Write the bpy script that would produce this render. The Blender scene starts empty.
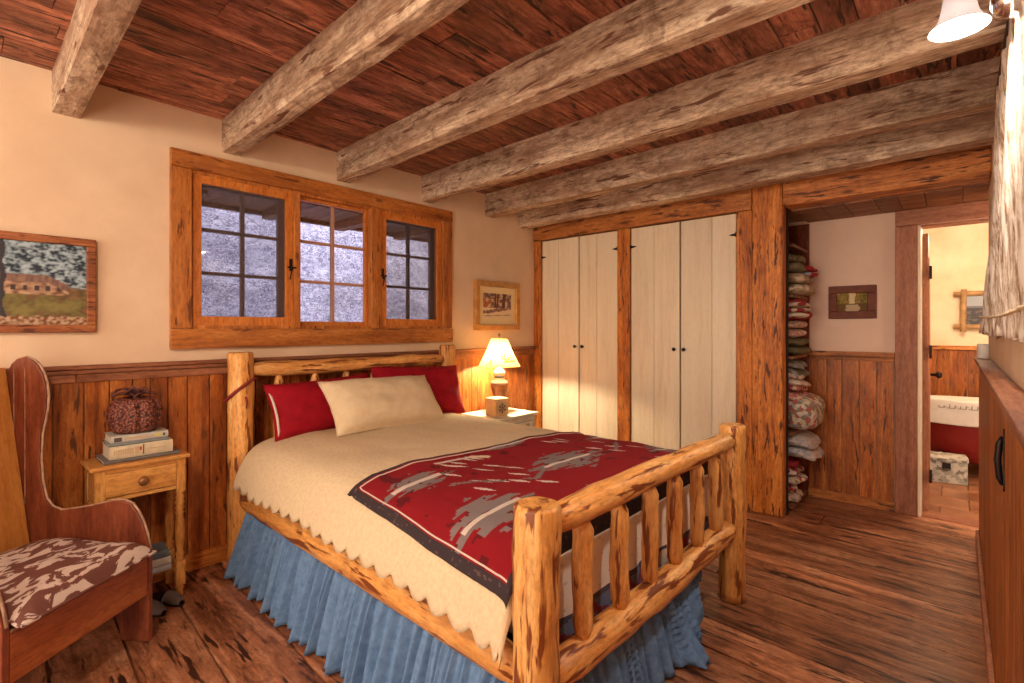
import bpy, math, random
from mathutils import Vector, Matrix, noise
random.seed(7)
S = bpy.context.scene
COL = S.collection
PI = math.pi

# ------------------------------------------------------------------ camera
cam_d = bpy.data.cameras.new('camera'); cam = bpy.data.objects.new('camera', cam_d); COL.objects.link(cam)
cam_d.sensor_width = 36.0; cam_d.lens = 36.0 * 500.6 / 1024.0
cam_d.shift_y = -13.5 / 1024.0
cam_d.clip_start = 0.02
cam.location = (0, 0, 1.4)
cam.rotation_euler = (math.radians(90), 0, math.radians(41.66 - 90))
S.camera = cam
S.view_settings.view_transform = 'Standard'
S.view_settings.look = 'None'
S.view_settings.exposure = 0.45
S.view_settings.gamma = 1.0
S.view_settings.use_curve_mapping = False

# ------------------------------------------------------------------ world and lights
W = bpy.data.worlds.new('world'); S.world = W; W.use_nodes = True
bg = W.node_tree.nodes['Background']
bg.inputs[0].default_value = (1.0, 0.80, 0.63, 1); bg.inputs[1].default_value = 2.9

def light(name, kind, loc, power, color, size=0.1, rot=None, size_y=None, spot=None):
    d = bpy.data.lights.new(name, kind); d.energy = power; d.color = color
    if kind == 'AREA':
        d.size = size
        if size_y: d.shape = 'RECTANGLE'; d.size_y = size_y
    elif kind in ('POINT', 'SPOT'):
        d.shadow_soft_size = size
    o = bpy.data.objects.new(name, d); COL.objects.link(o); o.location = loc
    if rot: o.rotation_euler = rot
    return o
WARM = (1.0, 0.80, 0.58)
light('dusk_sky_light', 'AREA', (2.0, 3.75, 3.6), 95, (0.40, 0.53, 1.0), 4.0, (math.radians(25), 0, 0), 0.8)
light('bathroom_lamp_light', 'POINT', (5.6, -0.2, 2.25), 38, (1.0, 0.84, 0.62), 0.12)
light('room_ceiling_lamp_light', 'POINT', (-0.35, 1.15, 2.38), 62, WARM, 0.10)

# ------------------------------------------------------------------ mesh helpers
class MB:
    def __init__(s):
        s.v = []; s.f = []; s.rv = []; s.sm = []
    def add(s, vs, fs, rv=None, smooth=False):
        n = len(s.v); s.v.extend([tuple(p) for p in vs])
        if rv is None: rv = random.random()
        for f in fs:
            s.f.append(tuple(i + n for i in f)); s.rv.append(rv); s.sm.append(smooth)
        return s
    def box(s, x0, x1, y0, y1, z0, z1, rv=None, m=None):
        vs = [Vector(p) for p in ((x0,y0,z0),(x1,y0,z0),(x1,y1,z0),(x0,y1,z0),(x0,y0,z1),(x1,y0,z1),(x1,y1,z1),(x0,y1,z1))]
        if m: vs = [m @ p for p in vs]
        return s.add(vs, [(0,3,2,1),(4,5,6,7),(0,1,5,4),(1,2,6,5),(2,3,7,6),(3,0,4,7)], rv)
    def prism(s, poly, d0, d1, axis='y', rv=None, m=None, smooth=False):
        # poly: 2D points; extruded from d0 to d1 on axis
        def P(a, b, d):
            if axis == 'y': return Vector((a, d, b))
            if axis == 'x': return Vector((d, a, b))
            return Vector((a, b, d))
        n = len(poly)
        vs = [P(a, b, d0) for a, b in poly] + [P(a, b, d1) for a, b in poly]
        if m: vs = [m @ p for p in vs]
        area = sum(poly[i][0]*poly[(i+1)%n][1]-poly[(i+1)%n][0]*poly[i][1] for i in range(n))
        fl = (area > 0) != (axis == 'y')
        if fl: fs = [tuple(range(n-1,-1,-1)), tuple(range(n, 2*n))] + [(i,(i+1)%n,n+(i+1)%n,n+i) for i in range(n)]
        else: fs = [tuple(range(n)), tuple(range(2*n-1, n-1, -1))] + [(i,n+i,n+(i+1)%n,(i+1)%n) for i in range(n)]
        return s.add(vs, fs, rv, smooth)
    def lathe(s, prof, seg=24, c=(0,0,0), rv=None, m=None, smooth=True, wob=None):
        vs = []; fs = []
        for (r, z) in prof:
            for k in range(seg):
                a = 2*PI*k/seg
                rr = r * (wob(a, z) if wob else 1)
                p = Vector((c[0]+rr*math.cos(a), c[1]+rr*math.sin(a), c[2]+z))
                vs.append(m @ p if m else p)
        for i in range(len(prof)-1):
            for k in range(seg):
                k2 = (k+1)%seg
                fs.append((i*seg+k, i*seg+k2, (i+1)*seg+k2, (i+1)*seg+k))
        s.add(vs, fs, rv, smooth)
        n0 = len(s.v)-len(vs)
        r0 = s.rv[-1]
        if prof[0][0] > 1e-4: s.f.append(tuple(n0+k for k in range(seg-1,-1,-1))); s.rv.append(r0); s.sm.append(False)
        if prof[-1][0] > 1e-4: s.f.append(tuple(n0+(len(prof)-1)*seg+k for k in range(seg))); s.rv.append(r0); s.sm.append(False)
        return s
    def tube(s, pts, rad, seg=14, rv=None, bumpy=0.0, seed=0.0, cap=True, sx=1.0, sz=1.0):
        pts = [Vector(p) for p in pts]; n = len(pts); vs = []; fs = []
        t0 = (pts[1]-pts[0]).normalized()
        ref = Vector((0,0,1)) if abs(t0.z) < .9 else Vector((1,0,0))
        for i, p in enumerate(pts):
            t = (pts[min(i+1,n-1)]-pts[max(i-1,0)]).normalized()
            a = ref.cross(t).normalized(); b = t.cross(a).normalized()
            r = rad[i] if isinstance(rad, (list, tuple)) else rad
            for k in range(seg):
                an = 2*PI*k/seg
                d = a*math.cos(an)*sx+b*math.sin(an)*sz
                rr = r*(1+bumpy*noise.noise(Vector((math.cos(an)*1.6+seed, math.sin(an)*1.6, i*.35+seed*3)))) if bumpy else r
                vs.append(p+d*rr)
        for i in range(n-1):
            for k in range(seg):
                k2 = (k+1)%seg
                fs.append((i*seg+k, i*seg+k2, (i+1)*seg+k2, (i+1)*seg+k))
        s.add(vs, fs, rv, True)
        if cap:
            n0 = len(s.v)-len(vs); r0 = s.rv[-1]
            s.f.append(tuple(n0+k for k in range(seg-1,-1,-1))); s.rv.append(r0); s.sm.append(False)
            s.f.append(tuple(n0+(n-1)*seg+k for k in range(seg))); s.rv.append(r0); s.sm.append(False)
        return s
    def grid(s, nu, nv, fn, rv=None, smooth=True, closed_u=False):
        vs = [fn(i/nu, j/nv) for j in range(nv+1) for i in range(nu+1)]
        fs = [(j*(nu+1)+i, j*(nu+1)+i+1, (j+1)*(nu+1)+i+1, (j+1)*(nu+1)+i) for j in range(nv) for i in range(nu)]
        return s.add(vs, fs, rv, smooth)
    def build(s, name, mat, parent=None, loc=None, rotz=0, bevel=0, subsurf=0, solid=0, solid_off=-1):
        me = bpy.data.meshes.new(name); me.from_pydata(s.v, [], s.f); me.update()
        at = me.attributes.new('rv', 'FLOAT', 'FACE'); at.data.foreach_set('value', s.rv)
        me.polygons.foreach_set('use_smooth', s.sm)
        if mat: me.materials.append(mat)
        o = bpy.data.objects.new(name, me); COL.objects.link(o)
        if parent: o.parent = parent
        if loc: o.location = loc
        if rotz: o.rotation_euler = (0,0,rotz)
        if solid:
            md = o.modifiers.new('solid', 'SOLIDIFY'); md.thickness = solid; md.offset = solid_off
        if bevel:
            md = o.modifiers.new('bevel', 'BEVEL'); md.width = bevel; md.segments = 2; md.limit_method = 'ANGLE'; md.angle_limit = math.radians(40)
        if subsurf:
            md = o.modifiers.new('sub', 'SUBSURF'); md.levels = subsurf; md.render_levels = subsurf
        return o

def thing(name, label, cat, loc=(0,0,0), rotz=0, group=None):
    o = bpy.data.objects.new(name, None); COL.objects.link(o)
    o.location = loc; o.rotation_euler = (0,0,rotz); o.empty_display_size = .05
    o['label'] = label; o['category'] = cat
    if group: o['group'] = group
    return o
def tag(o, label, cat, group=None, kind=None):
    o['label'] = label; o['category'] = cat
    if group: o['group'] = group
    if kind: o['kind'] = kind
    return o
def struct(o, label, cat):
    o['kind'] = 'structure'; o['label'] = label; o['category'] = cat
    return o
def nz(*p, s=1.0): return noise.noise(Vector(p)*s)
def lerp(a, b, t): return a+(b-a)*t
def interp(tab, t):
    for i in range(len(tab)-1):
        if t <= tab[i+1][0]:
            f = (t-tab[i][0])/(tab[i+1][0]-tab[i][0]); return [lerp(a, b, f) for a, b in zip(tab[i][1:], tab[i+1][1:])]
    return list(tab[-1][1:])

# ------------------------------------------------------------------ material helpers
def newmat(name):
    m = bpy.data.materials.new(name); m.use_nodes = True
    nt = m.node_tree; return m, nt, nt.nodes['Principled BSDF']
def nd(nt, kind, **kw):
    n = nt.nodes.new(kind)
    for k, v in kw.items():
        if k == 'inp':
            for kk, vv in v.items(): n.inputs[kk].default_value = vv
        else: setattr(n, k, v)
    return n
def ramp(nt, fac, stops):
    r = nt.nodes.new('ShaderNodeValToRGB')
    while len(r.color_ramp.elements) < len(stops): r.color_ramp.elements.new(0.5)
    for e, (p, c) in zip(r.color_ramp.elements, stops):
        e.position = p; e.color = (c[0], c[1], c[2], 1) if len(c) == 3 else c
    nt.links.new(fac, r.inputs[0]); return r.outputs[0]
def math_(nt, op, a, b=None, c=None, clamp=False):
    n = nt.nodes.new('ShaderNodeMath'); n.operation = op; n.use_clamp = clamp
    for i, x in enumerate((a, b, c)):
        if x is None: continue
        if isinstance(x, (int, float)): n.inputs[i].default_value = x
        else: nt.links.new(x, n.inputs[i])
    return n.outputs[0]
def mix(nt, fac, a, b, mode='MIX'):
    n = nt.nodes.new('ShaderNodeMix'); n.data_type = 'RGBA'; n.blend_type = mode
    for s_, x in ((n.inputs[0], fac), (n.inputs[6], a), (n.inputs[7], b)):
        if isinstance(x, (int, float)): s_.default_value = x
        elif isinstance(x, tuple): s_.default_value = (x[0], x[1], x[2], 1)
        else: nt.links.new(x, s_)
    return n.outputs[2]
def coords(nt, scale=(1,1,1), use_rv=True, rot=(0,0,0)):
    tc = nt.nodes.new('ShaderNodeTexCoord'); mp = nt.nodes.new('ShaderNodeMapping')
    mp.inputs['Scale'].default_value = scale; mp.inputs['Rotation'].default_value = rot
    nt.links.new(tc.outputs['Object'], mp.inputs[0])
    if not use_rv: return mp.outputs[0], None
    at = nt.nodes.new('ShaderNodeAttribute'); at.attribute_name = 'rv'
    oi = nt.nodes.new('ShaderNodeObjectInfo')
    sm = math_(nt, 'MULTIPLY', at.outputs['Fac'], 37.0)
    cb = nt.nodes.new('ShaderNodeCombineXYZ')
    for i in range(3): nt.links.new(sm, cb.inputs[i])
    ad = nt.nodes.new('ShaderNodeVectorMath'); ad.operation = 'ADD'
    nt.links.new(mp.outputs[0], ad.inputs[0]); nt.links.new(cb.outputs[0], ad.inputs[1])
    return ad.outputs[0], at.outputs['Fac']
def noise_t(nt, vec, scale=5, detail=6, rough=.6, dist=0):
    n = nd(nt, 'ShaderNodeTexNoise', inp={'Scale': scale, 'Detail': detail, 'Roughness': rough, 'Distortion': dist})
    nt.links.new(vec, n.inputs['Vector']); return n.outputs['Fac']
def bump(nt, b, h, strength=.3, dist=.01):
    n = nd(nt, 'ShaderNodeBump', inp={'Strength': strength, 'Distance': dist})
    nt.links.new(h, n.inputs['Height']); nt.links.new(n.outputs[0], b.inputs['Normal'])

def wood(name, dark, mid, lite, axis='x', s=1.0, rough=.5, var=.35, fleck=0.0, fleckc=(.1,.03,.01), bs=.3, knots=0.0, patch=None, patch_amt=0.0, fine=1.0, speck=.8, fs=38.0, blotch=0.0):
    m, nt, b = newmat(name)
    al = {'x': (1.2*s, 14*s, 14*s), 'y': (14*s, 1.2*s, 14*s), 'z': (14*s, 14*s, 1.2*s)}[axis]
    v, rv = coords(nt, al)
    n1 = noise_t(nt, v, 1.0, 7, .65, .6)
    n2 = noise_t(nt, v, 5.0*fine, 5, .7, .2)
    h = math_(nt, 'ADD', math_(nt, 'MULTIPLY', n1, .62), math_(nt, 'MULTIPLY', n2, .38))
    c = ramp(nt, h, [(.36, dark), (.50, mid), (.64, lite)])
    # tint per board
    wn = nd(nt, 'ShaderNodeTexWhiteNoise', noise_dimensions='1D'); nt.links.new(math_(nt, 'MULTIPLY', rv, 91.7), wn.inputs['W'])
    hs = nd(nt, 'ShaderNodeHueSaturation'); nt.links.new(c, hs.inputs['Color'])
    nt.links.new(math_(nt, 'ADD', math_(nt, 'MULTIPLY', wn.outputs['Value'], var), 1-var/2), hs.inputs['Value'])
    c = hs.outputs[0]
    vs_, _ = coords(nt, {'x': (20,70,70), 'y': (70,20,70), 'z': (70,70,20)}[axis])
    sp = ramp(nt, noise_t(nt, vs_, 1.0, 5, .75, .3), [(.36, (.62,.55,.52)), (.52, (1,1,1)), (.68, (1.16,1.16,1.14))])
    c = mix(nt, speck, c, sp, 'MULTIPLY')
    if patch:
        al2 = {'x': (2.0, 7, 7), 'y': (7, 2.0, 7), 'z': (7, 7, 2.0)}[axis]
        v3, _ = coords(nt, al2)
        pf = ramp(nt, noise_t(nt, v3, 1.0, 5, .65, .5), [(.47, (0,0,0)), (.60, (1,1,1))])
        c = mix(nt, math_(nt, 'MULTIPLY', pf, patch_amt), c, patch)
    if blotch:
        vb, _ = coords(nt, {'x': (5,9,9), 'y': (9,5,9), 'z': (9,9,5)}[axis])
        bf_ = ramp(nt, noise_t(nt, vb, 1.0, 9, .78, 1.4), [(.40, (.42,.32,.28)), (.50, (1,1,1)), (.62, (1.22,1.2,1.17))])
        c = mix(nt, blotch, c, bf_, 'MULTIPLY')
    if fleck:
        al3 = {'x': (fs*.13, fs, fs), 'y': (fs, fs*.13, fs), 'z': (fs, fs, fs*.13)}[axis]
        v4, _ = coords(nt, tuple(q*s for q in al3))
        ff = ramp(nt, noise_t(nt, v4, 1.0, 3, .6, .4), [(.62-fleck*.06, (0,0,0)), (.665-fleck*.055, (1,1,1))])
        c = mix(nt, ff, c, fleckc)
    if knots:
        al4 = {'x': (3, 7, 7), 'y': (7, 3, 7), 'z': (7, 7, 3)}[axis]
        v5, _ = coords(nt, al4)
        vo = nd(nt, 'ShaderNodeTexVoronoi', inp={'Scale': 1.0}); nt.links.new(v5, vo.inputs['Vector'])
        kf = ramp(nt, vo.outputs['Distance'], [(.05, (1,1,1)), (.13, (0,0,0))])
        c = mix(nt, math_(nt, 'MULTIPLY', kf, knots), c, fleckc)
    nt.links.new(c, b.inputs['Base Color']); b.inputs['Roughness'].default_value = rough
    b.inputs['Specular IOR Level'].default_value = .35
    bump(nt, b, h, bs, .006)
    return m
def plain(name, c, rough=.6, metal=0, var=0.0, scale=8, bs=0.0, spec=.4, c2=None):
    m, nt, b = newmat(name)
    b.inputs['Base Color'].default_value = (*c, 1); b.inputs['Roughness'].default_value = rough
    b.inputs['Metallic'].default_value = metal; b.inputs['Specular IOR Level'].default_value = spec
    v, _ = coords(nt)
    n = noise_t(nt, v, scale, 6, .6)
    if c2 is None: c2 = tuple(min(1, x*(1-var)) for x in c)
    nt.links.new(ramp(nt, n, [(.35, c2), (.62, c)]), b.inputs['Base Color'])
    if bs: bump(nt, b, n, bs, .01)
    return m
def colattr(name, rough=.8, bs=0.0, bscale=300, sheen=0.0):
    m, nt, b = newmat(name)
    at = nt.nodes.new('ShaderNodeAttribute'); at.attribute_name = 'Col'
    v, _ = coords(nt, use_rv=False)
    n = noise_t(nt, v, bscale, 2, .5)
    c = mix(nt, 1.0, at.outputs['Color'], ramp(nt, n, [(.3, (.82,.82,.82)), (.7, (1,1,1))]), 'MULTIPLY')
    nt.links.new(c, b.inputs['Base Color']); b.inputs['Roughness'].default_value = rough
    b.inputs['Specular IOR Level'].default_value = .2
    if bs: bump(nt, b, n, bs, .003)
    return m
def setcol_points(o, fn):
    me = o.data; at = me.attributes.new('Col', 'FLOAT_COLOR', 'POINT'); buf = []
    for p in me.vertices:
        c = fn(p.co, p.index); buf.extend((c[0], c[1], c[2], 1.0))
    at.data.foreach_set('color', buf)
def setcol(o, fn):
    """fn(face centre) -> rgb: the thing's own pattern, one value per face"""
    me = o.data; at = me.attributes.new('Col', 'FLOAT_COLOR', 'FACE'); buf = []
    for p in me.polygons:
        c = fn(p.center, p.index); buf.extend((c[0], c[1], c[2], 1.0))
    at.data.foreach_set('color', buf)

M = {}
M['floor'] = wood('floor_wood', (.10,.030,.014), (.40,.160,.075), (.66,.36,.21), 'y', .62, .38, .6, fleck=.6, fleckc=(.045,.014,.008), bs=.5, patch=(.17,.058,.026), patch_amt=.45, blotch=.7)
M['ceil'] = wood('ceiling_wood', (.08,.024,.016), (.36,.125,.070), (.58,.28,.18), 'x', .9, .55, .75, fleck=.5, fleckc=(.03,.01,.008), bs=.4, patch=(.10,.032,.02), patch_amt=.6, blotch=.8)
M['beam'] = wood('weathered_beam_wood', (.20,.11,.065), (.58,.43,.30), (.86,.74,.58), 'y', .6, .8, .15, fleck=.35, fleckc=(.16,.07,.04), bs=.25, patch=(.33,.18,.11), patch_amt=.6, fine=1.8, speck=1.0, blotch=.6)
M['wains'] = wood('wainscot_wood', (.17,.035,.008), (.44,.125,.022), (.62,.23,.05), 'z', .9, .42, .5, fleck=.2, fleckc=(.10,.03,.01), bs=.25, patch=(.16,.045,.014), patch_amt=.55, knots=.7)
M['rail'] = wood('rail_wood', (.14,.045,.022), (.27,.10,.048), (.40,.17,.085), 'x', 1.0, .7, .3)
M['post'] = wood('rough_orange_post', (.22,.05,.010), (.56,.18,.030), (.72,.29,.06), 'z', 1.0, .5, .3, fleck=.7, fleckc=(.12,.032,.01), bs=.6, knots=.9)
M['posty'] = wood('rough_orange_lintel', (.24,.07,.016), (.54,.19,.045), (.68,.30,.09), 'y', 1.0, .5, .3, fleck=.8, fleckc=(.12,.035,.012), bs=.6, knots=.9)
M['soffit'] = wood('soffit_wood', (.12,.045,.02), (.26,.11,.05), (.36,.17,.08), 'y', 1.0, .6, .3, fleck=.3)
M['win'] = wood('window_pine', (.27,.075,.015), (.54,.185,.036), (.70,.30,.08), 'x', .8, .42, .25, fleck=.15, fleckc=(.14,.04,.01), knots=.8, patch=(.33,.11,.03), patch_amt=.5)
M['winz'] = wood('window_pine_upright', (.27,.075,.015), (.54,.185,.036), (.70,.30,.08), 'z', .8, .42, .25, fleck=.3, fleckc=(.14,.04,.01), knots=.8, patch=(.33,.11,.03), patch_amt=.5)
M['sash'] = wood('sash_wood', (.42,.12,.020), (.60,.20,.036), (.68,.27,.06), 'z', .8, .4, .15)
M['casing'] = wood('casing_wood', (.24,.085,.042), (.40,.155,.080), (.50,.22,.12), 'z', .7, .5, .2, knots=.8, fleckc=(.14,.05,.03))
M['casingy'] = wood('casing_wood_flat', (.24,.085,.042), (.40,.155,.080), (.50,.22,.12), 'y', .7, .5, .2, knots=.8, fleckc=(.14,.05,.03))
M['log'] = wood('peeled_log', (.46,.16,.032), (.76,.355,.095), (.90,.56,.22), 'z', .8, .42, .2, fleck=1.05, fleckc=(.20,.050,.012), bs=.5, fs=36, patch=(.52,.24,.07), patch_amt=.55)
M['logx'] = wood('peeled_log_across', (.46,.16,.032), (.76,.355,.095), (.90,.56,.22), 'x', .8, .42, .2, fleck=1.05, fleckc=(.20,.050,.012), bs=.5, fs=36, patch=(.52,.24,.07), patch_amt=.55)
M['logy'] = wood('peeled_log_along', (.46,.16,.032), (.76,.355,.095), (.90,.56,.22), 'y', .8, .42, .2, fleck=1.2, fleckc=(.20,.050,.012), bs=.5, fs=36, patch=(.52,.24,.07), patch_amt=.5)
M['pine'] = wood('honey_pine', (.42,.16,.035), (.60,.28,.072), (.70,.38,.12), 'x', .7, .4, .15, knots=.3, fleckc=(.25,.08,.02))
M['pinez'] = wood('honey_pine_upright', (.42,.16,.035), (.60,.28,.072), (.70,.38,.12), 'z', .7, .4, .15)
M['chair'] = wood('dark_red_chair_wood', (.10,.020,.010), (.22,.052,.022), (.32,.092,.038), 'z', .8, .33, .3, knots=.6, fleckc=(.06,.015,.01))
M['chairback'] = wood('orange_chair_board', (.40,.14,.025), (.60,.25,.055), (.68,.33,.085), 'z', .5, .35, .2, knots=.5, fleckc=(.3,.1,.02), speck=.4)
M['chairfront'] = wood('red_chair_board', (.20,.045,.014), (.36,.10,.028), (.46,.155,.05), 'x', .7, .33, .2, knots=.6, fleckc=(.08,.02,.01))
M['edge'] = plain('worn_pale_edge', (.52,.33,.22), .5, var=.5, scale=30)
M['plaster'] = plain('cream_plaster', (.80,.61,.43), .9, bs=.12, scale=3.5, c2=(.73,.54,.37))
M['plaster2'] = plain('pink_cream_plaster', (.86,.64,.50), .9, bs=.10, scale=3.5, c2=(.81,.58,.45))
M['bathplaster'] = plain('pale_yellow_plaster', (.86,.72,.52), .9, bs=.10, scale=3, c2=(.76,.58,.38))
M['white_door'] = wood('cream_painted_boards', (.72,.60,.43), (.82,.71,.53), (.86,.77,.60), 'z', .5, .5, .06, bs=.12, speck=.12)
M['iron'] = plain('black_iron', (.03,.022,.02), .45, .8)
M['darkback'] = plain('dark_gap', (.02,.01,.008), .9)
M['blue'] = plain('denim_blue_cotton', (.15,.265,.46), .85, scale=30, c2=(.10,.19,.35), bs=.3, spec=.1)
M['cream_cloth'] = plain('cream_ribbed_cotton', (.72,.58,.385), .9, scale=60, c2=(.64,.50,.32), bs=.35, spec=.1)
M['cream_pillow'] = plain('cream_pillow_cotton', (.74,.60,.40), .85, scale=20, c2=(.69,.54,.35), bs=.2, spec=.1)
M['red_cloth'] = plain('crimson_cotton', (.33,.006,.016), .8, scale=14, c2=(.25,.004,.012), bs=.15, spec=.15)
M['white_cloth'] = plain('white_cotton', (.78,.73,.66), .85, scale=14, var=.1, bs=.2)
M['chrome'] = plain('chrome', (.8,.8,.82), .15, 1.0)
M['ceramic'] = plain('cream_ceramic', (.72,.62,.46), .25, scale=9, c2=(.60,.47,.30))
M['brownc'] = plain('brown_glazed_ceramic', (.36,.14,.05), .25, scale=12, c2=(.22,.07,.025))
M['stone'] = None

# ================================================================== THE SETTING
# floor boards (slightly skewed to the walls)
fl = MB(); fl.box(-2.0, 4.86, -1.0, 3.4, -.08, -.012, rv=.5)
sk = math.tan(math.radians(3.0))
x = -2.2; ri = 0
while x < 5.4:
    w = random.choice((.20,.235,.25,.27,.22))
    ybrk = sorted([random.uniform(-.6, 3.1)])
    ys = [-1.0]+ybrk+[3.4]
    for a, b_ in zip(ys[:-1], ys[1:]):
        def X(xx, y): return xx - (3.4-y)*sk*1.0 + .10
        r = random.random(); dz = random.uniform(-.002, .001)
        g = .0048
        p = [(X(x+g,a+g),a+g),(X(x+w-g,a+g),a+g),(X(x+w-g,b_-g),b_-g),(X(x+g,b_-g),b_-g)]
        p = [(min(max(q[0],-2.0),4.86), q[1]) for q in p]
        if max(q[0] for q in p)-min(q[0] for q in p) < .02 or (p[1][0]-p[0][0] < .005 and p[2][0]-p[3][0] < .005): continue
        fl.prism(p, -.02, dz, 'z', rv=r)
    x += w
struct(fl.build('floor', M['floor'], bevel=.0015), 'wide worn reddish brown floorboards running from window wall to camera side', 'floor')

# ceiling boards run across the beams
ce = MB(); ce.box(-2.0, 4.09, -.6, 3.5, 2.675, 2.72, rv=.5)
y = -.6
while y < 3.46:
    w = random.choice((.13,.15,.17,.19)); xs = [-2.0]
    while xs[-1] < 4.09: xs.append(min(4.09, xs[-1]+random.uniform(.7,2.6)))
    for a, b_ in zip(xs[:-1], xs[1:]):
        ce.box(a+.0015, b_-.0015, y+.003, min(3.5, y+w-.003), 2.66+random.uniform(-.003,.002), 2.68)
    y += w
struct(ce.build('ceiling', M['ceil']), 'dark red-brown plank ceiling above the beams', 'ceiling')

# window wall (y = 3.32) with the opening
WX0, WX1, WZ0, WZ1 = .93, 2.83, 1.385, 2.325
wl = MB()
for (a,b_,c,d) in ((-2.0,WX0,0,2.68),(WX1,4.6,0,2.68),(WX0,WX1,0,WZ0),(WX0,WX1,WZ1,2.68)):
    wl.box(a,b_,3.32,3.50,c,d,rv=.5)
struct(wl.build('wall_back', M['plaster']), 'cream plaster wall holding the three-part window', 'wall')

def boards_x(mb, x0, x1, yf, yb, z0, z1, w=.11, jit=.25, groove=.004):
    x = x0
    while x < x1-.01:
        ww = min(w*random.uniform(1-jit,1+jit), x1-x)
        if x1-(x+ww) < .03: ww = x1-x
        mb.box(x+groove/2, x+ww-groove/2, min(yf,yb), max(yf,yb), z0, z1)
        x += ww
def boards_y(mb, y0, y1, xf, xb, z0, z1, w=.11, jit=.25, groove=.004):
    y = y0
    while y < y1-.01:
        ww = min(w*random.uniform(1-jit,1+jit), y1-y)
        if y1-(y+ww) < .03: ww = y1-y
        mb.box(min(xf,xb), max(xf,xb), y+groove/2, y+ww-groove/2, z0, z1)
        y += ww
wb = MB(); boards_x(wb, -2.0, 4.06, 3.300, 3.318, .002, 1.165, .095)
struct(wb.build('wall_back_wainscot', M['wains'], bevel=.003), 'vertical orange-brown boards below the window', 'wainscot')
rb = MB(); rb.box(-2.0,1.9,3.282,3.318,1.168,1.19,rv=.2); rb.box(-2.0,.42,3.290,3.318,1.125,1.166,rv=.7); rb.box(.423,4.06,3.290,3.318,1.125,1.166,rv=.4); rb.box(1.903,4.06,3.282,3.318,1.168,1.19,rv=.9)
rb.box(-2.0,4.06,3.270,3.318,1.192,1.212,rv=.6)
struct(rb.build('trim_1', M['rail'], bevel=.004), 'dark red-brown chair rail capping the boards below the window', 'trim')
bb = MB(); bb.box(-2.0,4.04,3.285,3.299,.002,.10)
struct(bb.build('baseboard_back', M['win'], bevel=.003), 'low brown baseboard along the window wall', 'baseboard')

# right wall beside the camera
wr = MB(); wr.box(-2.0,4.46,-.32,-.15,1.185,2.68,rv=.5); wr.box(-2.0,4.46,-.32,-.135,0,1.185,rv=.5)
struct(wr.build('wall_right', M['plaster']), 'cream plaster wall above the plank ledge at the right edge', 'wall')
wrb = MB(); boards_x(wrb, -.6, 4.44, -.107, -.133, .002, 1.185, .085); wrb.box(4.441,4.462,-.134,-.104,.002,1.185)
struct(wrb.build('wall_right_wainscot', M['wains'], bevel=.004), 'vertical brown boards of the low built-out wall at right', 'wainscot')
lg = MB(); n = 26
def ledgef(u_, v_): return (0,0,0)
lg.box(-.6,1.1,-.149,-.080,1.188,1.213); lg.box(1.103,2.75,-.149,-.084,1.188,1.213); lg.box(2.753,4.475,-.149,-.082,1.188,1.213)
struct(lg.build('trim_2', M['rail'], bevel=.004), 'reddish plank ledge on top of the low wall at right', 'trim')
br = MB(); br.box(-.6,4.46,-.106,-.088,.002,.085)
struct(br.build('baseboard_right', M['casing'], bevel=.004), 'pale brown baseboard along the right wall', 'baseboard')

# closet wall framing (x = 4.09)
PX = 4.07
cw = MB()
cw.box(4.16,4.20,.95,3.32,0,2.66,rv=.5)
struct(cw.build('wall_closet_backing', M['darkback']), 'dark closet backing behind the cream doors', 'wall')
fr = MB(); fr.box(PX-.01,4.17,1.172,3.315,2.305,2.66,rv=.3)
struct(fr.build('trim_3', M['posty'], bevel=.006), 'orange-brown rough lintel over the cream closet doors', 'trim')
for i,(a,b_) in enumerate(((2.205,2.332),(1.172,1.286),(3.224,3.318))):
    j = MB(); j.box(PX,4.17,a,b_,.002,2.303)
    struct(j.build('trim_%d' % (4+i), M['post'], bevel=.006), ('rough orange upright between the two pairs of closet doors','rough orange upright between right closet doors and the big post','orange corner upright between window wall and closet')[i], 'trim')
# big post
po = MB(); po.box(4.06,4.20,.958,1.17,.002,2.655)
struct(po.build('trim_7', M['post'], bevel=.012), 'thick square orange post at the right end of the closet', 'post')

# alcove beam and soffit
ab = MB(); ab.box(4.055,4.24,-.15,.956,2.295,2.66,rv=.4)
struct(ab.build('trim_8', M['posty'], bevel=.01), 'pitted orange beam over the alcove opening', 'beam')
so = MB(); boards_y(so, -.9, .940, 4.245, 4.80, 2.285, 2.31, .16); so.box(4.242,5.0,-.9,3.3,2.315,2.36,rv=.1)
struct(so.build('ceiling_alcove', M['soffit']), 'lowered dark plank ceiling inside the alcove', 'ceiling')
# alcove back wall x=4.80 with door opening y -.55...222
aw = MB(); aw.box(4.80,4.93,.215,2.2,0,2.30,rv=.5); aw.box(4.80,4.93,-.56,.215,2.165,2.31,rv=.5); aw.box(4.80,4.93,-.95,-.56,0,2.31,rv=.5)
struct(aw.build('wall_alcove', M['plaster2']), 'pinkish cream plaster wall at the back of the alcove', 'wall')
ae = MB(); ae.box(4.40,4.93,-1.0,-.95,0,2.30,rv=.5)
struct(ae.build('wall_alcove_end', M['plaster2']), 'plaster end wall of the alcove behind the right wall', 'wall')
awb = MB(); boards_y(awb, .357, .93, 4.780, 4.798, .002, 1.17, .10); 
struct(awb.build('wall_alcove_wainscot', M['wains'], bevel=.003), 'orange-brown boards below the small landscape picture', 'wainscot')
ar = MB(); ar.box(4.765,4.798,.357,.93,1.172,1.212); ar.box(4.772,4.798,.357,.93,1.14,1.170)
struct(ar.build('trim_9', M['posty'], bevel=.004), 'chair rail on the alcove wall', 'trim')
abb = MB(); abb.box(4.768,4.779,.357,.93,.002,.075)
struct(abb.build('baseboard_alcove', M['posty'], bevel=.003), 'low baseboard on the alcove wall', 'baseboard')
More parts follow.
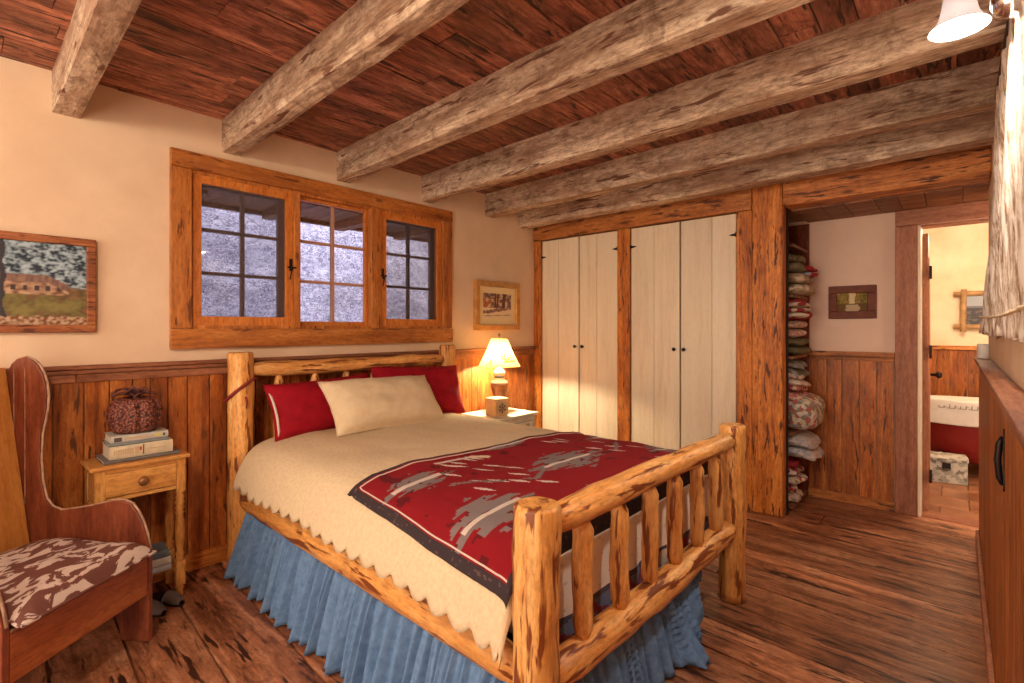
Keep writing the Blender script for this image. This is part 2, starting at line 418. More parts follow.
dc = MB(); dc.box(4.768,4.798,.222,.353,.002,2.165)
struct(dc.build('door_1_casing', M['casing'], bevel=.004), 'broad flat brown upright casing left of the bathroom doorway', 'door casing')
dh = MB(); dh.box(4.766,4.799,-.69,.353,2.168,2.284)
struct(dh.build('trim_10', M['casingy'], bevel=.004), 'flat brown header board over the bathroom doorway', 'trim')
djm = MB(); djm.box(4.80,4.93,.200,.2145,.002,2.15,rv=.1);  djm.box(4.772,4.80,.203,.2205,.002,2.15,rv=.9)
struct(djm.build('trim_11', M['white_door'], bevel=.002), 'cream painted door jamb of the bathroom doorway', 'trim')
# open door leaf, hinged, swung into the bathroom
dl = thing('door_1', 'brown door swung open into the bathroom, seen edge on', 'door', (4.94,.185,0), math.radians(1.2))
dl['kind'] = 'structure'
q = MB(); q.box(0,.72,-.02,.018,.015,2.12); q.box(.10,.62,-.026,-.020,.2,1.0); q.box(.10,.62,-.026,-.020,1.2,1.95)
q.build('door_leaf', M['casing'], dl, bevel=.004)
for z in (.28, 1.22, 1.82):
    h = MB(); h.box(-.026,.055,-.030,-.0265,z-.05,z+.05); h.lathe([(.007,-.05),(.009,-.045),(.009,.045),(.007,.05)], 10, (-.012,-.034,z))
    h.build('hinge', M['iron'], dl)
h = MB(); h.lathe([(.012,0),(.012,.03),(.028,.045),(.030,.06),(.018,.075),(0,.078)], 16, m=Matrix.Translation((.66,-.026,1.0)) @ Matrix.Rotation(PI/2,4,'X'))
h.build('door_knob', M['iron'], dl)

# bathroom shell
bf = MB(); bf.box(4.862,7.1,-1.6,1.6,-.08,-.014,rv=.5)
xx = 4.862; 
rowi = 0
while xx < 7.05:
    yy = -1.6 - (rowi % 2)*.17
    while yy < 1.6:
        y0_ = max(-1.6,yy)+.004; y1_ = min(1.6,yy+.34)-.004
        if y1_ > y0_: bf.box(xx+.004, min(7.1,xx+.32)-.004, y0_, y1_, -.02, 0)
        yy += .34
    xx += .32; rowi += 1
M['tile'] = plain('rust_brown_tile', (.42,.19,.09), .3, scale=4, c2=(.22,.08,.035), bs=.1)
struct(bf.build('floor_bathroom', M['tile'], bevel=.003), 'rust-brown slate tile floor of the bathroom', 'floor')
th = MB(); th.box(4.80,4.93,-.56,.20,-.01,.014)
th.box(4.80,4.93,-.56,.199,2.151,2.164)
struct(th.build('trim_12', M['casingy'], bevel=.004), 'worn wooden threshold of the bathroom doorway', 'threshold')
bw = MB(); bw.box(7.05,7.18,-1.6,1.6,0,2.5,rv=.5)
struct(bw.build('wall_bathroom', M['bathplaster']), 'pale yellow plaster wall behind the bathtub', 'wall')
bs_ = MB(); bs_.box(4.94,7.05,1.2,1.3,0,2.5,rv=.5); bs_.box(4.94,7.05,-1.6,-1.5,0,2.5,rv=.5)
struct(bs_.build('wall_bathroom_side', M['bathplaster']), 'plaster side walls of the bathroom', 'wall')
bc = MB(); bc.box(4.94,7.18,-1.6,1.3,2.5,2.56,rv=.5)
struct(bc.build('ceiling_bathroom', M['bathplaster']), 'plain plaster bathroom ceiling', 'ceiling')
bwb = MB(); boards_y(bwb, -1.5, 1.2, 7.030, 7.048, .002, 1.17, .12)
struct(bwb.build('wall_bathroom_wainscot', M['wains'], bevel=.003), 'orange boards behind the bathtub', 'wainscot')
brl = MB(); brl.box(7.010,7.048,-1.5,1.2,1.172,1.214)
struct(brl.build('trim_13', M['posty'], bevel=.004), 'chair rail over the boards behind the bathtub', 'trim')

# ceiling beams
def beam(xl0, xr0, xl1, xr1, zb, zt=2.668, seed=0):
    # (xl1,xr1) at y=3.34, (xl0,xr0) at y=-.15
    m_ = MB(); N = 70; K = 5
    ring = []
    for k in range(K): ring.append((k/K, 0))
    for k in range(K): ring.append((1, k/K))
    for k in range(K): ring.append((1-k/K, 1))
    for k in range(K): ring.append((0, 1-k/K))
    vs = []; fs = []; R = len(ring)
    for i in range(N+1):
        t = i/N; y = lerp(-.155, 3.335, t); a = lerp(xl0,xl1,t); b_ = lerp(xr0,xr1,t)
        a += .008*nz(y*1.3, seed, 3); b_ += .008*nz(y*1.3, seed, 8); zz = zb+.010*nz(y*1.1, seed, 5)
        for (p, q_) in ring:
            X = lerp(a,b_,p); Z = lerp(zz,zt,q_)
            cr = .002 if (p in (0,1) and q_ == 0) else 0
            ox = .002*nz(y*11, q_*7+seed, p*3+seed); oz = .002*nz(y*11, p*7, seed+q_*5)
            X += ox+(cr if p == 0 else -cr); Z += (oz+cr) if q_ < .95 else 0
            vs.append((X, y, Z))
    for i in range(N):
        for k in range(R):
            k2 = (k+1)%R; fs.append((i*R+k, (i+1)*R+k, (i+1)*R+k2, i*R+k2))
    fs.append(tuple(range(R))); fs.append(tuple(N*R+k for k in range(R-1,-1,-1)))
    m_.add(vs, fs, random.random(), False)
    return m_
BE = [(.285,.375,.337,.442,2.460,'weathered square ceiling beam at the far left, running over the landscape painting'),
      (.99,1.085,1.094,1.195,2.460,'weathered ceiling beam ending above the left casement of the window'),
      (1.715,1.825,1.843,1.95,2.455,'weathered ceiling beam ending above the right half of the window'),
      (2.465,2.58,2.60,2.72,2.452,'weathered ceiling beam just behind the frosted wall lamp'),
      (3.235,3.355,3.349,3.47,2.455,'weathered ceiling beam second nearest the closet doors'),
      (3.73,3.87,3.83,3.97,2.420,'dark weathered ceiling beam nearest the closet doors')]
for i, b_ in enumerate(BE):
    o = beam(*b_[:5], seed=i*7.3).build('ceiling_beam', M['beam'])
    tag(o, b_[5], 'beam', 'rough ceiling beams')

# ------------------------------------------------------------------ window
wf = thing('window_1', 'three-part orange pine window with small panes', 'window', (1.873,3.32,1.27)); wf['kind'] = 'structure'
def L(x): return x-1.873
def Z(z): return z-1.27
for (nm, x0,x1,z0,z1,mt,yf) in (('casing_board',.824,2.921,2.318,2.416,'win',-.030),('casing_board',.824,2.921,1.280,1.395,'win',-.034),
                                ('casing_board',.824,.930,1.397,2.316,'winz',-.026),('casing_board',2.822,2.921,1.397,2.316,'winz',-.026)):
    q = MB(); q.box(L(x0),L(x1),yf,-.001,Z(z0),Z(z1)); q.build(nm, M[mt], wf, bevel=.004)
for (x0,x1) in ((1.530,1.572),(2.120,2.212)):
    q = MB(); q.box(L(x0),L(x1),-.018,.10,Z(1.397),Z(2.316)); q.build('mullion', M['winz'], wf, bevel=.004)
q = MB(); q.box(L(.935),L(2.822),.0,.12,Z(1.386),Z(1.415)); q.box(L(.935),L(2.822),.0,.12,Z(2.30),Z(2.324)); q.box(L(.931),L(.938),.0,.12,Z(1.417),Z(2.298)); q.box(L(2.815),L(2.829),.0,.12,Z(1.417),Z(2.298))
q.build('window_frame', M['winz'], wf)
mg, nt, b = newmat('window_glass'); nt.nodes.remove(b)
tr = nt.nodes.new('ShaderNodeBsdfTransparent'); gl = nt.nodes.new('ShaderNodeBsdfGlossy'); gl.inputs['Roughness'].default_value = .03
fz = nd(nt, 'ShaderNodeFresnel', inp={'IOR': 1.5}); mx = nt.nodes.new('ShaderNodeMixShader')
nt.links.new(fz.outputs[0], mx.inputs[0]); nt.links.new(tr.outputs[0], mx.inputs[1]); nt.links.new(gl.outputs[0], mx.inputs[2])
nt.links.new(mx.outputs[0], nt.nodes['Material Output'].inputs[0])
ms, nt, b = newmat('insect_screen_mesh'); b.inputs['Base Color'].default_value = (.10,.09,.10,1); b.inputs['Roughness'].default_value = .7
tr = nt.nodes.new('ShaderNodeBsdfTransparent'); mx = nt.nodes.new('ShaderNodeMixShader'); mx.inputs[0].default_value = .26
nt.links.new(tr.outputs[0], mx.inputs[1]); nt.links.new(b.outputs[0], mx.inputs[2]); nt.links.new(mx.outputs[0], nt.nodes['Material Output'].inputs[0])
M['mutd'] = plain('dark_muntin', (.17,.095,.075), .5); M['mutl'] = plain('pale_pink_muntin', (.50,.28,.20), .5)
def sash(x0,x1,z0,z1,fw,yf,screen):
    f = MB()
    f.box(L(x0),L(x0+fw),yf,yf+.035,Z(z0),Z(z1)); f.box(L(x1-fw),L(x1),yf,yf+.035,Z(z0),Z(z1))
    f.box(L(x0+fw),L(x1-fw),yf,yf+.035,Z(z0),Z(z0+fw+.01)); f.box(L(x0+fw),L(x1-fw),yf,yf+.035,Z(z1-fw),Z(z1))
    so_ = f.build('sash', M['sash'], wf, bevel=.003)
    gx0, gx1, gz0, gz1 = x0+fw, x1-fw, z0+fw+.01, z1-fw
    yg = yf+(.065 if screen else .03)
    mu = MB(); cx = (gx0+gx1)/2
    if screen:
        # the inner sash behind the screen
        mu.box(L(gx0-.02),L(gx0+.008),yg-.006,yg+.02,Z(gz0-.02),Z(gz1+.02)); mu.box(L(gx1-.028),L(gx1+.02),yg-.006,yg+.02,Z(gz0-.02),Z(gz1+.02))
        mu.box(L(gx0),L(gx1),yg-.006,yg+.02,Z(gz1-.01),Z(gz1+.02))
    mu.box(L(cx-.011),L(cx+.011),yg-.008,yg+.018,Z(gz0),Z(gz1))
    for k in (1,2):
        zz = lerp(gz0,gz1,k/3); mu.box(L(gx0),L(gx1),yg-.007,yg+.017,Z(zz-.010),Z(zz+.010))
    mu.build('muntins', M['mutd'] if screen else M['mutl'], so_)
    g = MB()
    g.box(L(gx0-.01),L(gx1+.01),yg+.003,yg+.007,Z(gz0-.01),Z(gz1+.01)); g.build('pane', mg, so_)
    if screen:
        s_ = MB(); s_.box(L(gx0),L(gx1),yf+.012,yf+.0135,Z(gz0),Z(gz1)); s_.build('insect_screen', ms, so_)
sash(.939,1.529,1.412,2.300,.048,.0,True)
sash(1.573,2.119,1.412,2.300,.024,.035,False)
sash(2.213,2.818,1.412,2.300,.050,.0,True)
for x in (1.512, 2.226):
    q = MB(); q.box(L(x-.010),L(x+.010),-.006,.002,Z(1.78),Z(1.86)); q.tube([(L(x),-.008,Z(1.80)),(L(x),-.030,Z(1.80)),(L(x)-.01,-.034,Z(1.765)),(L(x)-.02,-.034,Z(1.72))],[.006,.006,.005,.004],8)
    q.box(L(x-.028),L(x+.028),-.024,-.016,Z(1.795),Z(1.807))
    q.build('window_latch', M['iron'], wf)

# outside: rocky bank at dusk and eave
mst, nt, b = newmat('dusk_rock'); v, _ = coords(nt, (1,1,1.6))
n1 = noise_t(nt, v, 9, 8, .75, 1.2); n2 = noise_t(nt, v, 34, 4, .8, 2.5)
hh = math_(nt,'ADD',math_(nt,'MULTIPLY',n1,.28),math_(nt,'MULTIPLY',n2,.72))
nt.links.new(ramp(nt, hh, [(.44,(.10,.10,.17)),(.5,(.36,.37,.50)),(.55,(.80,.80,.92))]), b.inputs['Base Color']); b.inputs['Roughness'].default_value=.9
bump(nt, b, hh, .9, .05)
bk = MB()
bk.grid(70,40,lambda u_,v_:(lerp(-3.5,8.5,u_), 4.25+1.2*v_+.16*nz(u_*20,v_*9,1)+.07*nz(u_*60,v_*30,4), lerp(-.4,3.6,v_)+.05*nz(u_*30,v_*20,9)))
o = bk.build('rock_bank', mst); struct(o, 'pale blue-grey rocky bank outside the window at dusk', 'rock bank')
ev = MB(); ev.box(-1.5,6.5,3.52,4.02,2.30,2.36,rv=.4); ev.box(-1.5,6.5,4.0,4.04,2.27,2.42)
for k in range(14): ev.box(-1.4+k*.6,-1.32+k*.6,3.52,4.0,2.24,2.30)
struct(ev.build('eave', M['soffit']), 'dark wooden roof eave outside the window', 'eave')
gr = MB(); gr.box(-3.5,8.5,3.5,4.6,-.15,-.05); struct(gr.build('ground_outside', mst), 'stony ground outside the window', 'ground')

# ------------------------------------------------------------------ closet doors
def closet_door(y0, y1, split, knob_y, hinge_y, label):
    t = thing('closet_door', label, 'closet door', (4.09,(y0+y1)/2,.02), 0, 'cream plank closet doors')
    c = (y0+y1)/2; q = MB(); ys = sorted((y0+.004, split, y1-.004))
    for a,b_ in zip(ys[:-1],ys[1:]): q.box(.0,.03,a-c+.0015,b_-c-.0015,0,2.275)
    q.box(.030,.034,y0-c+.01,y1-c-.01,.01,2.26,rv=.5)
    q.build('door_boards', M['white_door'], t, bevel=.0025)
    k = MB(); k.lathe([(.008,0),(.006,.012),(.014,.020),(.016,.028),(.010,.034),(0,.036)],14,m=Matrix.Translation((0,knob_y-c,1.20))@Matrix.Rotation(-PI/2,4,'Y'))
    k.build('knob', M['iron'], t)
    s_ = 1 if hinge_y > c else -1
    for z in (.16, 2.11):
        h = MB(); h.prism([(0,-.012),(0,.012),(-s_*.03,.008),(-s_*.055,0),(-s_*.03,-.008)], -.004, -.0005, 'x', m=Matrix.Translation((0,hinge_y-c,z)))
        h.lathe([(.005,-.02),(.006,.02)],8,(-.007,hinge_y-c+s_*.003,z)); h.build('hinge', M['iron'], t)
closet_door(2.763,3.222,3.01,2.80,3.216,'leftmost cream plank closet door, beside the corner and the lamp')
closet_door(2.334,2.760,2.56,2.715,2.340,'second cream closet door from the left, hinged on the middle upright')
closet_door(1.745,2.203,1.98,1.79,2.197,'third cream closet door from the left, just right of the middle upright')
closet_door(1.288,1.742,1.48,1.705,1.294,'rightmost cream closet door, beside the big orange post')

# ================================================================== BED
BL = (1.926, 2.034, 0.0); BR = math.radians(-.9)
bed = thing('log_bed', 'peeled pine log bed with spindled headboard and footboard under the window', 'bed', BL, BR)
def logv(x, y, z0, z1, r, seed):
    m_ = MB(); N = 22; pts = []; rr = []
    for i in range(N+1):
        t = i/N; pts.append((x+.006*nz(t*2,seed,1), y+.006*nz(t*2,seed,9), lerp(z0,z1,t)))
        q = r*(1+.05*nz(t*6,seed,4))
        rr.append(q)
    e = .012
    pts = [pts[0]]+pts[1:-1]+[(pts[-1][0],pts[-1][1],z1-e),(pts[-1][0],pts[-1][1],z1)]
    rr = rr[:-1]+[rr[-1], rr[-1]-.010]
    m_.tube(pts, rr, 22, bumpy=.10, seed=seed); return m_
for (x,y,h,r,s_) in ((-.795,1.13,1.256,.070,1),(.795,1.13,1.262,.066,2),(-.795,-1.15,.900,.068,3),(.795,-1.15,.900,.064,4)):
    logv(x,y,.0,h,r,s_*5.1).build('post', M['log'], bed)
def rail(x0,x1,y,z,r,seed,bow=0,flat=1.0):
    m_ = MB(); N = 26; pts=[]; rr=[]
    for i in range(N+1):
        t=i/N; pts.append((lerp(x0,x1,t), y+.008*nz(t*3,seed,2), z+bow*math.sin(PI*t)+.010*nz(t*2.5,seed,7)))
        k = 1.0 if .06<t<.94 else .72+.28*min(t,1-t)/.06
        rr.append(r*k*(1+.07*nz(t*5,seed,4)))
    m_.tube(pts, rr, 20, bumpy=.16, seed=seed, sz=flat); return m_
rail(-.74,.74,1.13,1.150,.047,3.3).build('top_rail', M['logx'], bed)
rail(-.74,.74,1.13,.42,.052,4.7).build('bottom_rail', M['logx'], bed)
rail(-.75,.75,-1.15,.828,.047,8.3,.004).build('top_rail', M['logx'], bed)
rail(-.75,.75,-1.15,.372,.056,6.1,-.004).build('bottom_rail', M['logx'], bed)
for yy,zb,zt_ in ((1.13,.44,1.135),(-1.15,.39,.812)):
    for k in range(6):
        x = -.795+.2271*(k+1)+random.uniform(-.008,.008); r = random.uniform(.031,.036); m_=MB(); N=16; pts=[]; rr=[]
        sd = k*3.7+yy*11
        for i in range(N+1):
            t=i/N; pts.append((x+.006*nz(t*3,sd,0), yy+.004*nz(t*3,sd,4), lerp(zb,zt_,t)))
            tp = min(1, .25+.75*min(t,1-t)/.13)
            rr.append(r*tp*(1+.08*nz(t*6,sd,3)))
        m_.tube(pts, rr, 14, bumpy=.12, seed=sd); m_.build('spindle', M['log'], bed)
for sx in (-1,1):
    m_=MB(); N=30; pts=[]; rr=[]
    for i in range(N+1):
        t=i/N; pts.append((sx*.795, lerp(-1.09,1.07,t), .400+.006*nz(t*3,sx,1))); rr.append(.05*(1+.05*nz(t*7,sx,5))*(1 if .03<t<.97 else .8))
    m_.tube(pts, rr, 18, bumpy=.12, seed=sx*2.2, sx=.75, sz=1.25)
    m_.build('side_rail', M['logy'], bed)

# mattress
m_=MB(); m_.box(-.72,.72,-1.02,1.04,.40,.705)
tag(m_.build('mattress', M['white_cloth'], loc=BL, rotz=BR, bevel=.05), 'thick white mattress hidden under the cream coverlet of the log bed', 'mattress')

SIDE = [(0,0,.752),(.5,.5,.748),(.66,.66,.732),(.75,.745,.708),(.83,.80,.655),(.93,.842,.565),(1.10,.885,.40)]
def smooth_tab(tab, t):
    a = interp(tab, max(0,t-.03)); b_ = interp(tab, t); c = interp(tab, t+.03)
    return [(p+2*q_+r)/4 for p,q_,r in zip(a,b_,c)]
FOOT = [(-.2,-.2,0),(0,0,0),(.07,.066,.014),(.13,.105,.055),(.22,.122,.14),(.45,.13,.36)]
YF = -.945
def bed_pt(s_, t, off=0.0, wr=1.0):
    """s_: arc across, t: y position (arc past the foot edge)"""
    sx = 1 if s_ >= 0 else -1
    px, pz = smooth_tab(SIDE, abs(s_)); dx = .752-pz
    if t >= YF: py = t; dy = 0
    else:
        yy, dy = smooth_tab(FOOT, YF-t); py = YF-yy
    dz = (dx**4+dy**4)**.25
    w = wr*(.008*nz(px*3*sx,py*3,1)+.004*nz(px*9*sx,py*7,5))
    e = max(0,(abs(s_)-.8))*wr
    px += e*(.04*nz(py*4,s_*1.2,7)+.012*nz(py*12,s_*2,2))
    if dx > .02: px += off
    if dy > .02: py -= off
    z = .752-dz+w+off
    return Vector((sx*px, py, z))
# cream coverlet with a scalloped hem
def cov(u_, v_):
    y = lerp(1.03, YF-.26, v_)
    s_ = (u_-.5)*2
    sc = .985+.030*abs(math.sin(PI*(y/.105)))+.02*nz(y*2,3,3)
    if v_ < .1: sc -= .0
    s_ *= sc
    p = bed_pt(s_, y)
    if p.y < -1.0: p.z = max(p.z, .47)
    if abs(s_) > .85 and y < -.7: # gathered hem by the foot post
        p.z -= .05*(min(1,(-.7-y)/.4))*(abs(s_)-.85)/.2
    p.x += (1 if s_>0 else -1)*(.0*max(0,abs(s_)-.86)/.1*math.sin(y*60+nz(y*4,0,0)*5) if abs(s_)>.86 else 0)
    return p
m_=MB(); m_.grid(90,420,cov)
tag(m_.build('coverlet', M['cream_cloth'], loc=BL, rotz=BR, solid=.010), 'cream ribbed coverlet with scalloped hem spread over the log bed', 'bedspread')

# white quilt hanging below at the foot with a coloured band
def quilt(u_, v_):
    x = lerp(-.70,.74,u_); z = lerp(.66,.315,v_)
    return Vector((x, -1.078-.012*math.sin(x*23+nz(x*3,0,0)*4)*v_-.004, z+.02*nz(x*3,1,1)*v_))
m_=MB(); m_.grid(150,44,quilt)
o = m_.build('quilt', colattr('printed_quilt'), loc=BL, rotz=BR, solid=.006, solid_off=1)
def qc(c, i):
    if c.z > .455: 
        return (.90,.84,.76) if nz(c.x*40,c.z*60,0) < .5 else (.74,.62,.52)
    if c.z > .435 and nz(c.x*18,1,0) > -.2: return (.10,.09,.14)
    k = nz(c.x*9,c.z*8,5)
    if k > .18: return (.17,.20,.33)
    if k < -.28: return (.62,.56,.52)
    return (.30,.045,.06) if k > -.1 else (.36,.10,.12)
setcol(o, qc)
tag(o, 'white quilt with a red and blue printed border hanging behind the footboard spindles', 'quilt')

# woven blanket
BW = (-.84,.93)
def blk(u_, v_):
    s0 = lerp(-.80,-.905, v_); s_ = lerp(s0, .93, u_)
    y = lerp(-.10-.13*u_+.012*math.sin(u_*9), YF-.205, v_)
    p = bed_pt(s_, y, .016)
    p.z += .012*math.exp(-((v_-.03)/.02)**2)+.006*nz(u_*9,v_*6,3)+.006*math.sin(u_*13+2*v_)*(v_<.5)*(.5-v_)*2
    return p
NU, NV = 300, 180
m_=MB(); m_.grid(NU,NV,blk)
o = m_.build('woven_blanket', colattr('woven_wool', .9, .5, 500), loc=BL, rotz=BR, solid=.012, solid_off=1)
RED=(.25,.007,.013); DRED=(.12,.008,.012); GREY=(.215,.17,.165); CHAR=(.045,.032,.036); WHT=(.66,.56,.49)
def bc_(c, i):
    j, k = divmod(i, NU)
    x = (k+.5)/NU*1.80; y = (j+.5)/NV*1.06      # metres on the cloth
    ex = min(x, 1.80-x); ey = min(y, 1.06-y); e = min(ex, ey)
    if e < .042 or 1.06-y < .085: return CHAR if nz(x*60,y*60,1) > -.45 else (.12,.07,.07)
    if .047 < e < .053: return WHT
    # stepped motif cells
    qx = round(x/.012)*.012; qy = round(y/.012)*.012
    def diamond(cx, cy, w, h, jag=.03):
        dx = abs(qx-cx)/w; dy = abs(qy-cy)/h
        return dx+dy+jag*((int(qy/.030)%2)*2-1)*2 
    for (cx,cy,w,h) in ((.22,.25,.16,.10),(.24,.72,.19,.14),(.92,.50,.24,.15),(1.58,.25,.16,.10),(1.56,.72,.19,.14),(.90,.03,.18,.07),(.90,1.04,.20,.10)):
        dd = diamond(cx,cy,w,h,.10)
        if dd < 1:
            if abs(y-cy) < .013 and abs(x-cx) < w*.72: return WHT
            if dd < .30 and cx==.90: return RED
            return GREY if nz(qx*30,qy*30,2) > -.35 else DRED
    # zig-zag grey ribbon
    zz = .50+.10*(abs(((x/.30)%2)-1)*2-1)
    if abs(qy-zz) < .014 and nz(qx*7,3,qy*5) > -.05: return GREY
    # small white darts
    for (cx, cy) in ((.44,.16),(.47,.20),(.50,.16),(.58,.13),(.62,.13),(.66,.13),(.40,.46),(.46,.50),(.52,.57),(.58,.50),(.64,.40),(.60,.66),(.34,.55),(1.14,.16),(1.20,.20),(1.26,.16),(1.32,.50),(1.26,.57),(1.20,.45),(1.40,.60),(1.35,.36),(.70,.86),(.76,.90),(.64,.92),(1.05,.86),(1.11,.90),(1.30,.84),(.36,.30),(.52,.33),(.60,.30)):
        a = x-cx; b2 = y-cy
        if abs(a-b2*.5) < .013-.25*abs(b2)*.9 and abs(b2) < .045: return WHT
    if abs(y-.105)<.010 and .40<x<.62: return WHT
    if nz(qx*16,qy*10,8) > .42: return DRED
    return RED
setcol(o, bc_)
tag(o, 'red woven blanket with grey stepped diamonds and white bars across the bed foot', 'blanket')

# pillows
def pillow(name, w, h, th, mat, loc, tilt, rz, label, group=None, cat='pillow', seed=0, flange=0.0, roll=0.0):
    t = thing(name, label, cat, (0,0,0), 0, group)
    m_ = MB(); N=30; K=20
    def f(sgn):
        def g(u_,v_):
            a=u_*2-1; b2=v_*2-1
            px = a*w/2*(1-.06*(1-abs(b2)**2)*abs(a)**3+.0); pz = b2*h/2*(1-.08*(1-abs(a)**2)*abs(b2)**3)
            tt = (max(0,1-abs(a)**3.2)**.55)*(max(0,1-abs(b2)**3.2)**.55)
            wr = 1+.18*nz(a*2+seed,b2*2,sgn)+.06*nz(a*6+seed,b2*5,sgn*2)
            cr = .010*nz(a*9*abs(b2)+seed, b2*7,3)*tt
            return Vector((px, sgn*(th/2*tt*wr)+cr, pz+h/2))
        return g
    m_.grid(N,K,f(-1),rv=.3); 
    n0=len(m_.v); g2=f(1); m_.grid(N,K,lambda a,b2:g2(1-a,b2),rv=.3)
    R = Matrix.Rotation(rz,4,'Z') @ Matrix.Rotation(tilt,4,'X') @ Matrix.Rotation(roll,4,'Y')
    o = m_.build('pillow_body', mat, t)
    Bm = Matrix.Translation(BL) @ Matrix.Rotation(BR,4,'Z')
    Mx = Bm @ Matrix.Translation(loc) @ R
    t.matrix_world = Mx
    pp = MB(); pts=[]
    for k in range(80):
        q=k/80*4; sd=int(q); fr_=q-sd
        a,b2=[(lerp(-1,1,fr_),-1),(1,lerp(-1,1,fr_)),(lerp(1,-1,fr_),1),(-1,lerp(1,-1,fr_))][sd]
        px=a*w/2*(1-.06*(1-abs(b2)**2)*abs(a)**3); pz=b2*h/2*(1-.08*(1-abs(a)**2)*abs(b2)**3); pts.append((px,0,pz+h/2))
    pts.append(pts[0]); pp.tube(pts,.004,6,cap=False); pp.build('piping', mat, t)
    return t
TI = math.radians(-24)
lp = pillow('pillow', .74,.355,.18,M['red_cloth'],(-.31,.945,.74),math.radians(-22),math.radians(3),'crimson pillow at the left end of the headboard with a pale edge stripe','crimson bed pillows',seed=2,roll=math.radians(-2))
q = MB(); q.grid(2,22,lambda u_,v_:Vector((-.352+.014*u_-.006*math.sin(v_*PI), -.038*math.sin(v_*PI)-.012, lerp(.03,.30,v_))))
q.build('white_stripe', M['white_cloth'], lp, solid=.003)
pillow('pillow', .78,.395,.19,M['red_cloth'],(.42,.955,.74),math.radians(-20),math.radians(-3),'crimson pillow at the right end of the headboard, nearest the lamp','crimson bed pillows',seed=5,roll=math.radians(3))
pillow('pillow', .84,.39,.22,M['cream_pillow'],(.0,.69,.755),math.radians(-40),math.radians(2),'plump cream pillow leaning on the two crimson ones',seed=9,roll=math.radians(1.5))

# bed skirt
sk_ = thing('bed_skirt', 'gathered denim-blue bed skirt hanging below the side rail to the floor', 'bed skirt', BL, BR)
def fold(y, t, seed):
    ph = y*105+7*nz(y*4,seed,0)+3*nz(y*13,seed,4)
    a = .75*math.sin(ph)+.75*math.sin(ph*.37+seed)*t+.45*math.sin(ph*1.9+1)*(1-.7*t)
    return a
def skl(u_, v_):
    y = lerp(-1.07,1.02,u_); t=v_
    x = -.785-.105*t**.8-.030*fold(y,t,1)*(.5+.5*t)
    z = lerp(.368, .012+.010*nz(y*9,0,1), t)
    return Vector((x,y+.012*t*math.cos(y*31),z))
m_=MB(); m_.grid(1000,18,skl); m_.build('skirt_panel', M['blue'], sk_, solid=.003)
def skr(u_, v_):
    y = lerp(-.98,1.02,u_); t=v_
    return Vector((.775+.05*t+.016*fold(y,t,5), y, lerp(.368,.02,t)))
m_=MB(); m_.grid(300,12,skr); m_.build('skirt_panel', M['blue'], sk_, solid=.003)
def skf(u_, v_):
    t=v_; x = lerp(-.78, lerp(.66,.24,t**.7), u_)
    bul = .09*t*t*math.exp(-((u_-.93)/.07)**2)
    y = -1.075-.09*t-.020*fold(x*1.0,t,8)-bul
    z = lerp(.368,.010,t)+.0
    return Vector((x,y,z))
m_=MB(); m_.grid(700,16,skf); m_.build('skirt_panel', M['blue'], sk_, solid=.003)

# red ribbon on head post
rbn = MB(); pts=[]
for k in range(25):
    a = -PI*1.15+k/24*PI*1.5
    pts.append((.079*math.cos(a), .079*math.sin(a), 1.035+.065*math.sin(a*1+2.2)))
rbn.tube(pts,.009,8,bumpy=.3,seed=2)
rbn.tube([(.0,-.080,1.00),(.004,-.086,.97),(.0,-.084,.93)],[.007,.006,.003],6)
w0 = Matrix.Translation(BL) @ Matrix.Rotation(BR,4,'Z') @ Vector((-.795,1.13,0))
tag(rbn.build('ribbon', plain('dark_red_cord',(.22,.02,.02),.7), loc=w0), 'dark red cord tied round the left headboard post', 'ribbon')
# books/iron bracket on head post foot
# ================================================================== CHAIR
ch = thing('wing_settle_chair', 'dark red-brown winged wooden chair with cowhide cushion in the left corner', 'chair', (.362,2.524,0), math.radians(36.87))
side = [(0,0),(0,.41),(.012,.47),(.03,.525),(.055,.575),(.085,.612),(.125,.628),(.18,.622),(.275,.598),(.36,.582),(.43,.572),(.475,.588),(.505,.622),(.525,.70),(.533,.80),(.527,.92),(.512,.98),(.502,1.03),(.497,1.09),(.504,1.15),(.518,1.19),(.54,1.23),(.57,1.256),(.605,1.268),(.645,1.258),(.672,1.235),(.69,1.20),(.69,.8),(.67,.4),(.65,.0),(.50,0),(.485,.10),(.43,.19),(.35,.235),(.27,.225),(.19,.16),(.145,.07),(.135,0)]
for sx in (-1,1):
    m_=MB(); m_.prism(side, .285*sx, .31*sx, 'x', rv=.5+.3*sx)
    so_ = m_.build('side_panel', M['chair'], ch, bevel=.004)
    # worn pale edge along the rounded front
    e = MB(); pts=[(.2975*sx, y-.001, z) for (y,z) in side[1:26]]
    e.tube(pts,.0055,6); e.build('worn_edge', M['edge'], so_)
    e2 = MB()
    for yy in ((.60,),(.655,)):
        e2.box(.2835*sx-.0012,.2835*sx+.0012,yy[0]-.001,yy[0]+.001,.6,1.22)
    e2.build('board_seam', M['edge'], so_)
m_=MB(); T = Matrix.Translation((0,.555,.30)) @ Matrix.Rotation(math.radians(-8.6),4,'X')
for (a,b_) in ((-.283,-.12),(-.118,.10),(.102,.283)): m_.box(a,b_,0,.022,0,.93,m=T)
m_.build('backrest', M['chairback'], ch, bevel=.004)
m_=MB(); m_.lathe([(.016,0),(.016,.006),(.009,.012),(0,.013)],14,m=T @ Matrix.Translation((.20,0,.83)) @ Matrix.Rotation(PI/2,4,'X'))
m_.build('bolt', M['iron'], ch)
m_=MB(); m_.box(-.284,.284,.002,.026,.212,.392); m_.build('front_board', M['chairfront'], ch, bevel=.004)
e = MB(); e.box(-.283,.283,-.001,.003,.386,.3935); e.build('worn_edge', M['edge'], ch)
